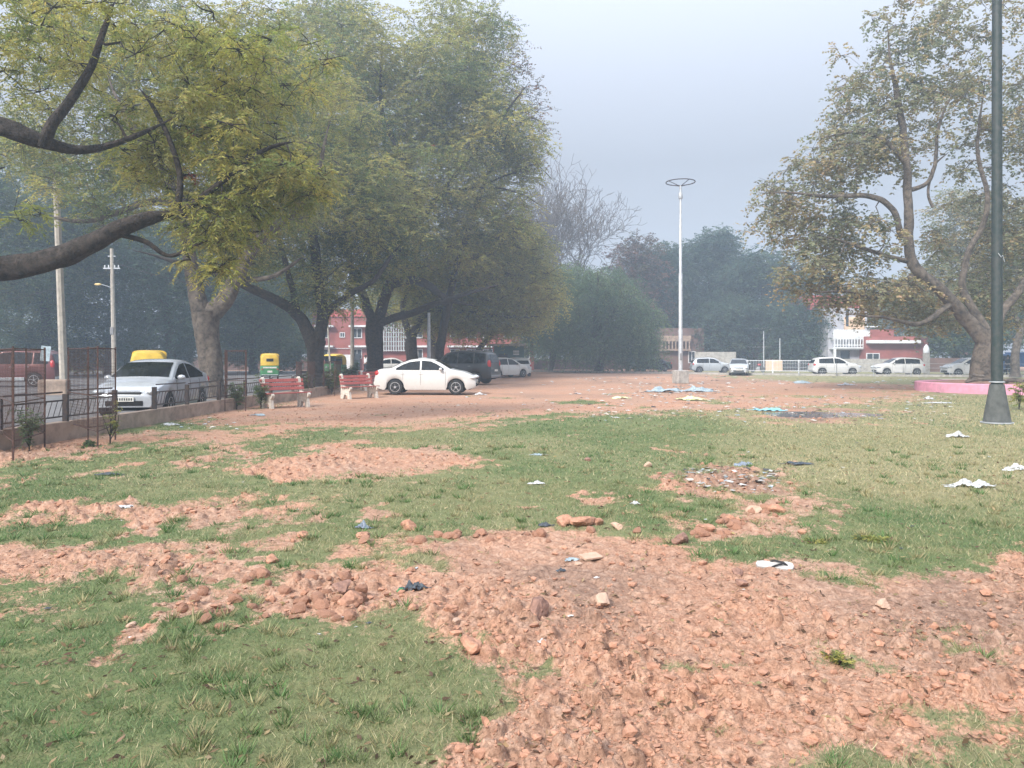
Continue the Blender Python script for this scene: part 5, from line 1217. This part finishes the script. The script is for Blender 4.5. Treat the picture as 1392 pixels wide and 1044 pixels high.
# screened balcony house
X, Y = place(1152, 84)
r = empty('balcony_house', (X, Y, 0), 0, 'house with a white pierced balcony screen, peach wall and red parapet', 'house')
b = MB(); b.box((0, 4, 3.6), (4.4, 8, 7.2)); b.build('wall', mat('lilac_plaster', (.46, .46, .5), .85, scale=1, alt=(.34, .35, .4)), r)
b = MB(); b.box((-.4, 5, 8.2), (6.6, 6, 1.1)); b.box((-.4, 5, 7.4), (6.0, 5.8, .5)); b.build('parapet', M['brickred'], r)
b = MB(); b.box((.75, -.06, 5.3), (2.3, .1, 1.7)); b.build('wall_panel', M['peach'], r)
b = MB()
for k in range(13): b.box((-1.9+k*.32, -1.0, 3.65), (.10, .12, 2.1))
for z_ in (2.65, 2.95, 3.65, 3.75, 4.62): b.box((-.0, -1.0, z_), (4.1, .1, .12))
b.box((0, -1.0, 4.2), (4.1, .07, .75)); b.box((0, -.5, 2.55), (4.2, 1.0, .12))
b.build('balcony_screen', M['white'], r)
b = MB(); b.box((-.1, -.14, 6.0), (.3, .03, 1.8)); b.build('vent_block', M['winglass'], r)
b = MB(); b.box((-.3, -.05, 1.2), (1.0, .1, 2.2)); b.build('door', M['winglass'], r)
for x_ in (-1.9, 1.95):
    b = MB(); b.box((x_, -.98, 1.24), (.25, .25, 2.48)); b.build('column', M['white'], r)
b = MB(); b.box((.2, -3.0, .7), (7.0, .2, 1.4)); tag(b.build('compound_wall', M['conc'], None, loc=(X, Y, 0)), 'pale compound wall in front of the screened balcony house', 'wall')
X, Y = place(1219, 82.5)
r = empty('brick_wing', (X, Y, 0), 0, 'single-storey red brick house wing with a white sunshade and window', 'house')
b = MB(); b.box((0, 4, 1.95), (7.0, 8, 3.9)); b.box((-1.4, 5, 4.3), (4.2, 6, .9)); b.build('wall', M['brick'], r)
b = MB(); b.box((-.6, -.35, 3.3), (5.7, .9, .34)); b.build('sunshade', M['white'], r)
b = MB(); b.box((-2.6, 0.3, 5.0), (1.6, .6, .12)); b.build('roof_slab', M['white'], r)
window(r, -2.7, 1.6, 1.4, .8, -.01)
# hazy houses behind the middle
X, Y = place(848, 98); r = empty('low_house', (X, Y, 0), 0, 'low brown brick house with a white framed window under the drooping tree', 'house')
b = MB(); b.box((0, 3, 1.3), (5.5, 6, 2.6)); b.build('wall', M['brickbrown'], r); b = MB(); b.box((0, 2.8, 2.7), (5.9, 6.8, .2)); b.build('roof', M['conc'], r)
window(r, -1.2, 1.4, .9, .9, -.01); window(r, -2.3, 1.4, .9, .9, -.01)
X, Y = place(927, 92); r = empty('slatted_balcony_house', (X, Y, 0), 0, 'brown house with a pale slatted balcony behind the tall mast', 'house')
b = MB(); b.box((0, 3, 2.6), (5.5, 6, 5.2)); b.build('wall', M['brickbrown'], r)
b = MB(); b.box((-.9, -.6, 3.9), (3.7, .15, .7)); b.box((-.9, -.6, 2.55), (3.7, .15, .1))
for k in range(9): b.box((-2.6+k*.42, -.62, 3.1), (.14, .14, 1.0))
b.box((-.9, -.3, 2.45), (3.8, .7, .12)); b.build('balcony', M['wallconc'], r)
window(r, 1.2, 1.6, .8, 1.4, -.01)
X, Y = place(1070, 96); r = empty('dark_house', (X, Y, 0), 0, 'dim two-storey house lost in haze behind the white rail', 'house')
b = MB(); b.box((0, 3, 2.6), (15, 6, 5.2)); b.build('wall', M['brickbrown'], r); b = MB(); b.box((0, 2.5, 2.9), (15.2, 8, .16)); b.box((0, 2.5, 5.3), (15.4, 7.6, .2)); b.build('slab', M['conc'], r)
for k in range(5): window(r, -6+k*3, 1.4, 1.4, 1.2, -.01, 'conc'); window(r, -6+k*3, 4.1, 1.4, 1.2, -.01, 'conc')
for (u0, u1, Y, h_, mm, lab) in ((712, 835, 96, 1.3, 'brickbrown', 'long brown boundary wall under the drooping tree'), (945, 1000, 86, 2.2, 'conc', 'pale garage wall behind the silver hatchback'), (1245, 1330, 80, 1.5, 'brickbrown', 'brown boundary wall behind the fig trunk'), (-200, 420, 90, 1.6, 'brickbrown', 'long low brown wall beyond the road under the trees')):
    b = MB(); xa = (u0-U0)/F*Y; xb = (u1-U0)/F*Y; b.box(((xa+xb)/2, Y, h_/2), (xb-xa, .25, h_)); tag(b.build('boundary_wall', M[mm]), lab, 'wall')
# white metal rail at the far side
r = empty('white_railing', (*place(1068, 72), 0), R(-12), 'white metal railing panels right of the front-facing silver car', 'railing')
for k in range(4):
    b = MB(); b.box((-3.6+k*2.4, 0, .65), (.10, .10, 1.35)); b.build('post', M['white'], r)
for k in range(3):
    b = MB(); x0 = -3.6+k*2.4
    for z_ in (1.25, .25): b.box((x0+1.2, 0, z_), (2.3, .05, .06))
    for j in range(15): b.box((x0+.15+j*.15, 0, .75), (.015, .02, .98))
    b.build('rail_panel', M['white'], r)
b = MB(); b.box((0, 0, .75), (1.7, .08, 1.1), bev=.02); o = b.build('beige_panel', M['peach'], None, loc=(*place(1052, 75), 0)); tag(o, 'beige board leaning behind the white railing', 'board')
r = empty('pipe_fence', (33, 58, 0), 0, 'thin grey pipe and wire fence along the far park edge before the white hatchbacks', 'fence')
ed = [(48, 54.6), (27, 61.5), (22, 64.8)]
for i in range(2):
    a = np.array(ed[i]); c = np.array(ed[i+1]); n = int(np.linalg.norm(c-a)/2.6)
    for k in range(n+1):
        q = a+(c-a)*k/n; b = MB(); b.tube([(q[0]-33, q[1]-58, 0), (q[0]-33, q[1]-58, 1.1)], .025, 6); b.build('post', M['steel'], r)
    b = MB()
    for z_ in (1.05, .7, .38): b.tube([(a[0]-33, a[1]-58, z_), (c[0]-33, c[1]-58, z_)], .011, 4)
    b.build('rail_bar', M['steel'], r)
# blue truck at far right
r = empty('blue_truck', (*place(1402, 66), 0.02), R(180), 'bright blue truck at the far corner behind the pole', 'truck')
b = MB(); b.box((0, 0, 1.35), (3.6, 1.8, 1.3), bev=.06); b.build('cargo_box', M['blue'], r)
b = MB(); b.box((2.4, 0, 1.15), (1.1, 1.7, 1.4), bev=.12); cab = b.build('cab', M['blue'], r); b = MB(); b.box((2.45, 0, 1.45), (1.12, 1.72, .45), bev=.05); b.build('window', M['glass'], cab)
for x_ in (-1.2, 2.2):
    for s_ in (-1, 1):
        b = MB(); b.lathe([(.1, -.1), (.34, -.1), (.37, -.05), (.37, .05), (.34, .1), (.1, .1)], (x_, s_*.75, .37), 20, 'Y'); b.build('wheel', M['tyre'], r, smooth=True)
r = empty('stall_awning', (*place(1300, 90), 0), 0, 'small stall with a bright orange-red awning behind the fig trunk', 'stall')
b = MB(); b.add([(-1.2, -.9, 1.9), (1.2, -.9, 1.9), (1.2, .9, 2.6), (-1.2, .9, 2.6), (-1.2, -.9, 1.86), (1.2, -.9, 1.86), (1.2, .9, 2.56), (-1.2, .9, 2.56)], [(0, 1, 2, 3), (7, 6, 5, 4), (0, 4, 5, 1), (1, 5, 6, 2), (2, 6, 7, 3), (3, 7, 4, 0)]); b.build('awning', M['orange'], r)
for x_ in (-1.1, 1.1):
    b = MB(); b.tube([(x_, -.8, 0), (x_, -.8, 1.9)], .03, 6); b.tube([(x_, .8, 0), (x_, .8, 2.5)], .03, 6); b.build('post', M['steel'], r)
b = MB(); b.box((0, 0, .5), (2.0, 1.2, 1.0), bev=.03); b.build('counter', M['conc'], r)
# motorcycle in the haze
def motorcycle(label, X, Y, rz):
    r = empty('motorcycle', (X, Y, 0), rz, label, 'motorcycle')
    for x_ in (-.62, .62):
        b = MB(); b.lathe([(.22, -.05), (.29, -.04), (.30, 0), (.29, .04), (.22, .05)], (x_, 0, .30), 20, 'Y'); b.build('wheel', M['tyre'], r, smooth=True)
    b = MB(); b.tube([(.62, 0, .3), (.42, 0, .95)], .035, 6); b.tube([(.4, 0, .85), (0, 0, .5), (-.5, 0, .6)], .04, 6); b.tube([(.42, -.3, 1.0), (.42, .3, 1.0)], .015, 6); b.build('frame', M['iron'], r)
    b = MB(); b.ell((.15, 0, .78), (.26, .13, .13)); b.build('fuel_tank', M['red'], r, smooth=True)
    b = MB(); b.box((-.3, 0, .78), (.6, .24, .1), bev=.03); b.build('seat', M['seam'], r)
    b = MB(); b.box((.02, 0, .42), (.36, .26, .3), bev=.05); b.build('engine', M['steel'], r)
motorcycle('dark motorcycle parked behind the white railing right of the front-facing silver car', *place(1030, 77), .3)
motorcycle('motorcycle parked among the shrubs left of the second bench beyond the railing', *place(424, 40), .6)

# ------------------------------------------------------------------ person
def person(label, X, Y, rz, shirt, trouser, ht=1.7):
    r = empty('person', (X, Y, 0.02), rz, label, 'person')
    def skin(name, pts, edges, rad, m_, par):
        me = bpy.data.meshes.new(name); me.from_pydata(pts, edges, []); me.materials.append(m_)
        o = bpy.data.objects.new(name, me); C.objects.link(o); o.parent = par
        o.modifiers.new('Skin', 'SKIN').use_smooth_shade = True
        if not me.skin_vertices: me.skin_vertices.new()
        for i, q in enumerate(rad): me.skin_vertices[0].data[i].radius = q if isinstance(q, tuple) else (q, q)
        me.skin_vertices[0].data[0].use_root = True
        s = o.modifiers.new('Sub', 'SUBSURF'); s.levels = 1; s.render_levels = 2; return o
    pts = [(0, 0, .92), (0, 0, 1.1), (0, 0, 1.34), (0, 0, 1.46), (0, .01, 1.54), (0, .02, 1.62),
           (.10, 0, .88), (.12, .04, .48), (.12, .0, .08), (.12, .12, .04), (-.10, 0, .88), (-.12, -.06, .48), (-.13, -.12, .09), (-.13, .0, .04),
           (.18, 0, 1.38), (.24, 0, 1.10), (.23, .10, .88), (.23, .13, .80), (-.18, 0, 1.38), (-.24, -.03, 1.10), (-.25, .04, .86), (-.25, .06, .78)]
    ed = [(0, 1), (1, 2), (2, 3), (3, 4), (4, 5), (0, 6), (6, 7), (7, 8), (8, 9), (0, 10), (10, 11), (11, 12), (12, 13), (2, 14), (14, 15), (15, 16), (16, 17), (2, 18), (18, 19), (19, 20), (20, 21)]
    rad = [(.15, .11), (.14, .10), (.17, .11), .06, .075, .09, .085, .06, .04, .035, .085, .06, .04, .035, .055, .042, .032, .03, .055, .042, .032, .03]
    skin('body', pts, ed, rad, M['skin'], r)
    k = [(0, 0, .98), (0, 0, 1.15), (0, 0, 1.36), (.19, 0, 1.385), (.245, 0, 1.12), (-.19, 0, 1.385), (-.245, -.03, 1.12)]
    skin('shirt', k, [(0, 1), (1, 2), (2, 3), (3, 4), (2, 5), (5, 6)], [(.185, .14), (.165, .13), (.19, .135), .07, .06, .07, .06], shirt, r)
    k = [(0, 0, .96), (.10, 0, .86), (.12, .04, .48), (.12, 0, .12), (-.10, 0, .86), (-.12, -.06, .48), (-.13, -.12, .13)]
    skin('trousers', k, [(0, 1), (1, 2), (2, 3), (0, 4), (4, 5), (5, 6)], [(.165, .125), .105, .082, .065, .105, .082, .065], trouser, r)
    b = MB(); b.ell((0, .0, 1.67), (.10, .115, .10), 12, 8); b.build('hair', M['hair'], r, smooth=True)
person('person in dark clothes walking along the far road near the blue truck', *place(1370, 62), R(100), M['cloth_dark'], M['cloth_dark'])
person('person in a white shirt standing in front of the brick building by the slender pole', *place(497, 66), R(-60), M['white'], M['cloth_dark'])

# ------------------------------------------------------------------ litter
def sheet(label, u, v, w, d, material, seed, hgt=.05, name='plastic_sheet', cat='litter', group=None, n=22, Yov=None, thr=.42):
    """crumpled thin sheet lying on the ground, ragged outline, folds"""
    X, Y = G(u, v); rng = np.random.default_rng(seed)
    t = np.linspace(-1, 1, n); A, B = np.meshgrid(t, t, indexing='ij'); x_ = A.ravel()*w/2; y_ = B.ravel()*d/2
    r_ = np.sqrt(A.ravel()**2+B.ravel()**2); keep = r_+fbm(A.ravel()*2.2+seed, B.ravel()*2.2, 3, seed)*.9 < .95
    x_ = x_+fbm(A.ravel()*3+seed, B.ravel()*3, 3, seed+2)*w*.12; y_ = y_+fbm(A.ravel()*3-seed, B.ravel()*3, 3, seed+3)*d*.12
    z_ = hgt*(.12+np.abs(fbm(A.ravel()*1.9+seed*3, B.ravel()*1.5, 4, seed+5))*1.9)*np.clip(1.25-r_, .1, 1)+.008
    idx = np.arange(n*n).reshape(n, n); f = np.stack([idx[:-1, :-1], idx[1:, :-1], idx[1:, 1:], idx[:-1, 1:]], -1).reshape(-1, 4)
    f = f[keep[f].all(1)]
    o = mesh_np(name, np.stack([x_, y_, z_], 1), f, material, smooth=False)
    o.location = (X, Y, gz1(X, Y)); tag(o, label, cat, group)
    sd_ = o.modifiers.new('thickness', 'SOLIDIFY'); sd_.thickness = .004
    return o
sheet('large turquoise plastic sheet crumpled beside the dark wet patch', 1042, 559, 1.2, .7, M['plasticblue'], 1, .10)
sheet('long grey-blue plastic sheet in front of the mast plinth', 905, 533, 2.0, 1.3, M['plasticgreyblue'], 2, .20)
sheet('second grey-blue heap of plastic right of the mast litter', 948, 532, 1.6, 1.2, M['plasticgreyblue'], 3, .22)
sheet('heap of yellowish bags below the mast litter', 940, 544, 1.3, .8, M['plasticyellow'], 4, .16)
sheet('small yellowish bag heap left of the mast', 845, 542, .8, .6, M['plasticyellow'], 5, .10)
sheet('white plastic film lying flat on the dry turf near the green pole', 1320, 665, .62, .22, M['plasticwhite'], 6, .09)
sheet('long white plastic strip in front of the pink planter', 1275, 548, 1.3, .3, M['plasticwhite'], 7, .05)
sheet('crumpled white bag on the strip before the pink planter', 1262, 543, .4, .3, M['plasticwhite'], 8, .16)
sheet('grey-white plastic heap at the far dry grass left', 1090, 521, 1.6, .7, M['plasticgreyblue'], 9, .12)
sheet('pale plastic heap on the far green strip', 1150, 524, 1.2, .6, M['plasticwhite'], 10, .12)
sheet('white crumpled wrapper on the turf at the left', 168, 693, .24, .13, M['plasticwhite'], 11, .03)
sheet('blue-grey rag on the turf by a small clod', 495, 722, .16, .10, M['ragblue'], 12, .05, 'rag')
sheet('torn dark blue cloth lying on the orange soil', 565, 801, .20, .11, M['ragdark'], 13, .05, 'rag')
sheet('green wrapper end stuck to the torn dark cloth', 545, 808, .06, .05, M['autogreen'], 14, .03, 'wrapper')
sheet('small grey-blue cloth on the turf above the burnt patch', 1010, 632, .32, .2, M['ragblue'], 15, .06, 'rag')
sheet('flat dark rag on the dry turf', 1082, 633, .45, .16, M['ragdark'], 16, .04, 'rag')
sheet('striped black and white wrapper in the open soil', 763, 779, .08, .05, M['ragdark'], 17, .02, 'wrapper')
sheet('blue-black slipper-shaped scrap at the turf edge by the clod heap', 742, 719, .17, .08, M['ragdark'], 18, .03, 'rag')
sheet('white paper scrap near the centre of the turf', 863, 692, .10, .07, M['plasticwhite'], 19, .03, 'paper_scrap')
sheet('pale bag piece in the turf by a long dry streak', 730, 661, .22, .12, M['plasticwhite'], 20, .03)
sheet('pale grey packet on the mid turf', 733, 620, .30, .16, M['plasticgreyblue'], 21, .04)
sheet('dark packet with pale edge at the dry turf edge', 1378, 641, .35, .2, M['plasticwhite'], 22, .09)
sheet('white crumpled bag in the far turf at the right', 1301, 597, .45, .22, M['plasticwhite'], 23, .09)
sheet('white scrap on the bare soil at the lower edge', 737, 878, .05, .03, M['plasticwhite'], 24, .02, 'paper_scrap')
sheet('pale bag on the rubble by the railing wall', 232, 578, .40, .25, M['plasticwhite'], 25, .06)
sheet('pale blue bag near the railing rubble', 350, 566, .40, .25, M['plasticgreyblue'], 26, .06)
sheet('grey paper piece in the open soil near the striped wrapper', 778, 762, .12, .07, M['plasticgreyblue'], 27, .02, 'paper_scrap')
sheet('dark rag lying in the turf left of the white wrapper', 150, 648, .40, .10, M['ragdark'], 28, .03, 'rag')
sheet('white bag in front of the white sedan bumper', 652, 537, .6, .3, M['plasticwhite'], 29, .08)
pr_ = np.random.default_rng(41); b = MB(); n_ = 46; X, Y = G(1112, 564)
for k in range(n_):
    a = 2*math.pi*k/n_; q_ = 1+.35*float(fbm(np.array([math.cos(a)*1.6+3]), np.array([math.sin(a)*1.6]), 3, 4)[0]); b.v.append((1.5*q_*math.cos(a), 1.1*q_*math.sin(a), 0))
b.f.append(tuple(range(n_))); tag(b.build('puddle', mat('wet_mud', (.17, .14, .135), .18, scale=3, alt=(.09, .075, .07)), None, loc=(X, Y, .010)), 'shallow dark puddle on the trampled ground', 'puddle', kind='structure')
# sandal
def sandal(label, u, v, rz, L=.26, m1='rubber_sole', m2='seam'):
    X, Y = G(u, v); r = empty('sandal', (X, Y, gz1(X, Y)+.02), rz, label, 'sandal'); r.rotation_euler = (R(20), 0, rz)
    out = [(-.5, 0), (-.46, .12), (-.3, .16), (-.05, .12), (.15, .15), (.35, .18), (.47, .12), (.5, 0), (.46, -.14), (.3, -.19), (.1, -.16), (-.1, -.13), (-.3, -.15), (-.46, -.12)]
    b = MB(); n = len(out); b.v = [(a*L, c*L, 0) for a, c in out]+[(a*L, c*L, .022) for a, c in out]
    b.f = [tuple(range(n))[::-1], tuple(range(n, 2*n))]+[(k, (k+1) % n, n+(k+1) % n, n+k) for k in range(n)]; b.build('sole', M[m1], r)
    b = MB(); b.tube([(.33*L, 0, .02), (.22*L, .02*L, .04), (0, .12*L, .034), (-.1*L, .14*L, .02)], .007, 6); b.tube([(.33*L, 0, .02), (.22*L, -.02*L, .04), (0, -.12*L, .034), (-.1*L, -.14*L, .02)], .007, 6); b.build('strap', M[m2], r)
sandal('lone grey flip-flop with a dark strap on the soil below the turf edge', 1053, 777, R(-14))
# cardboard and sticks
b = MB(); X, Y = G(785, 763); b.box((0, 0, .015), (.16, .10, .012), .5, .15); tag(b.build('card_scrap', M['clodpale'], None, loc=(X+.1, Y, gz1(X, Y)+.02)), 'pale torn card scrap pressed into the soil', 'card')
# scattered scraps: individually placed repeats
rng = np.random.default_rng(77); base = []
for k, mm in enumerate(('plasticwhite', 'paper', 'plasticwhite', 'ragdark', 'plasticgreyblue', 'paper')):
    o = sheet('', 700, 600, .2, .13, M[mm], 100+k, .03, 'litter_scrap', n=9)
    base.append(o)
G1 = [('small pale plastic or paper scrap strewn on the far trampled ground', 'pale litter scraps across the park'), ('small dark rag scrap strewn on the far trampled ground', 'dark litter scraps across the park')]
cnt = 0; used = [False]*6
while cnt < 290:
    zone = rng.random()
    if zone < .48: u = rng.uniform(800, 1290); v = 514+rng.random()**1.3*52
    elif zone < .55: u = rng.uniform(1000, 1392); v = rng.uniform(560, 670)
    elif zone < .70: u = rng.uniform(600, 900); v = rng.uniform(512, 570)
    elif zone < .80: u = rng.uniform(200, 330); v = rng.uniform(566, 585)
    elif zone < .93: u = 935+rng.random()*120; v = 640+(u-935)*.2+rng.random()*18
    else: u = rng.uniform(20, 1380); v = rng.uniform(640, 900)
    if .80 <= zone < .93 and rng.random() < .3: continue
    X, Y = G(u, v)
    if X < -7.7: continue
    k = int(rng.choice(6, p=(.27, .2, .2, .12, .1, .11)))
    o = base[k] if not used[k] else base[k].copy()
    if used[k]: C.objects.link(o)
    used[k] = True
    s = rng.uniform(.4, 1.1)*(.45+Y*.032)*(.65 if .42 <= zone < .55 else 1)*(.5 if zone > .93 else .45 if zone > .80 else 1)
    o.location = (X, Y, gz1(X, Y)+.004); o.scale = (s, s*rng.uniform(.6, 1), s); o.rotation_euler = (0, 0, rng.random()*6.28)
    t = G1[1] if k == 3 else G1[0]; o['label'] = t[0]; o['category'] = 'litter'; o['group'] = t[1]; cnt += 1
def fine_litter():
    rng = np.random.default_rng(19); V = []; CC = []; n = 1500
    z_ = rng.random(n); u = np.where(z_ < .6, rng.uniform(780, 1300, n), np.where(z_ < .85, rng.uniform(880, 970, n)+rng.normal(size=n)*25, rng.uniform(930, 1060, n))); v = np.where(z_ < .6, 512+rng.random(n)**1.4*62, np.where(z_ < .85, 534+rng.normal(size=n)*7, rng.uniform(640, 676, n)))
    y = H*F/(np.maximum(v, 509)-V0); x = (u-U0)/F*y; z0 = gz(x, y)+.012
    s = rng.uniform(.25, 1, n)**2*(.03+.0022*y); a = rng.random(n)*6.28; k = rng.uniform(.4, 1, n)
    for (cx_, cy_) in ((-1, -1), (1, -.8), (.9, 1), (-.8, .9)):
        V.append(np.stack([x+s*(cx_*np.cos(a)-cy_*k*np.sin(a)), y+s*(cx_*np.sin(a)+cy_*k*np.cos(a)), z0+s*rng.uniform(0, .55, n)], 1))
    V = np.stack(V, 1).reshape(-1, 3); pal = np.array([(.55, .55, .53), (.42, .38, .32), (.07, .07, .07), (.12, .08, .06), (.35, .42, .45), (.6, .57, .5)]); c = pal[rng.integers(0, 6, n)]*rng.uniform(.6, 1.1, n)[:, None]
    tag(mesh_np('litter', V, np.arange(4*n).reshape(-1, 4), mat_l, None, np.repeat(c, 4, axis=0), smooth=False), 'fine rubbish crumbs trodden into the far ground', 'litter', kind='stuff')
mat_l = leafmat('rubbish_flakes', .1)
fine_litter()
# dry twigs and leaves near: stuff
def leaf_litter():
    rng = np.random.default_rng(15); n = 2600; yy = np.exp(rng.random(n)*2.3+.95); xx = (rng.random(n)*1.5-.75)*yy
    k = xx > -8; xx = xx[k]; yy = yy[k]; zz = gz(xx, yy); base_ = np.stack([xx, yy, zz+.012], 1); d = rng.normal(size=(len(xx), 3)); d[:, 2] *= .15; d /= np.linalg.norm(d, axis=1)[:, None]
    v, f, c = leaves_from(rng, base_, d, np.full(len(xx), .01), 1, .035, .014, [(.42, .33, .19), (.3, .2, .12), (.14, .09, .06)], 0)
    v = np.repeat(v.reshape(-1, 4, 3), 1, axis=0); s = (1+np.repeat(yy, 2)*.05)[:, None, None]; ctr = v[:, :1]; v = (ctr+(v-ctr)*s).reshape(-1, 3)
    tag(mesh_np('fallen_leaves', v, f, M['leaf'], None, c), 'dry fallen leaves scattered over the park ground', 'leaves', kind='stuff')
leaf_litter()

# ================================================================== AIR, SKY, LIGHT, CAMERA
mb = MB(); mb.box((0, 85, 14.5), (420, 270, 33)); hz = mb.build('haze', None); hz.data.materials.clear()
hm = bpy.data.materials.new('haze_air'); hm.use_nodes = True; nt = hm.node_tree; nt.nodes.remove(nt.nodes['Principled BSDF'])
pv = nt.nodes.new('ShaderNodeVolumePrincipled'); pv.inputs['Color'].default_value = (.66, .82, 1, 1); pv.inputs['Density'].default_value = .0027; pv.inputs['Anisotropy'].default_value = .2
nt.links.new(pv.outputs[0], nt.nodes['Material Output'].inputs['Volume']); hz.data.materials.append(hm); tag(hz, 'pale blue morning haze in the air', 'haze', kind='stuff')
w = bpy.data.worlds.new('World'); scene.world = w; w.use_nodes = True; nt = w.node_tree; bg = nt.nodes['Background']
sky = nt.nodes.new('ShaderNodeTexSky'); sky.sky_type = 'NISHITA'; sky.sun_disc = False; EL = R(38); AZ = R(215)
sky.sun_elevation = EL; sky.sun_rotation = AZ; sky.dust_density = 4; sky.air_density = 1.2; sky.ozone_density = 2
mx = nt.nodes.new('ShaderNodeMix'); mx.data_type = 'RGBA'; mx.inputs['Factor'].default_value = .92
mx.inputs['B'].default_value = (2.18, 2.30, 2.60, 1)
nt.links.new(sky.outputs[0], mx.inputs['A']); tcw = nt.nodes.new('ShaderNodeTexCoord'); sxw = nt.nodes.new('ShaderNodeSeparateXYZ'); nt.links.new(tcw.outputs['Generated'], sxw.inputs[0])
mrw = nt.nodes.new('ShaderNodeMapRange'); mrw.inputs['From Min'].default_value = .25; mrw.inputs['From Max'].default_value = 1.0; mrw.inputs['To Min'].default_value = .79; mrw.inputs['To Max'].default_value = 3.1; nt.links.new(sxw.outputs[2], mrw.inputs['Value'])
ml = nt.nodes.new('ShaderNodeVectorMath'); ml.operation = 'SCALE'; nt.links.new(mx.outputs['Result'], ml.inputs[0]); nt.links.new(mrw.outputs[0], ml.inputs['Scale']); nt.links.new(ml.outputs[0], bg.inputs['Color']); bg.inputs['Strength'].default_value = .12
sl = bpy.data.lights.new('sun', 'SUN'); sl.energy = 2.2; sl.angle = R(11); sl.color = (1, .95, .88); so = bpy.data.objects.new('sun', sl); C.objects.link(so)
so.rotation_euler = (math.pi/2-EL, 0, math.pi-AZ)
cam = bpy.data.cameras.new('camera'); cam.sensor_width = 36; cam.lens = 26.0; cam.shift_y = -36/1392; cam.clip_end = 4000
co = bpy.data.objects.new('camera', cam); C.objects.link(co); co.location = (0, 0, H); co.rotation_euler = (math.pi/2, 0, 0); scene.camera = co
scene.view_settings.view_transform = 'Standard'; scene.view_settings.look = 'None'; scene.view_settings.exposure = 1.4; scene.view_settings.gamma = 1
try:
    scene.cycles.volume_bounces = 2; scene.cycles.max_bounces = 6; scene.cycles.diffuse_bounces = 3; scene.cycles.transmission_bounces = 4
    scene.cycles.use_denoising = True
except Exception: pass
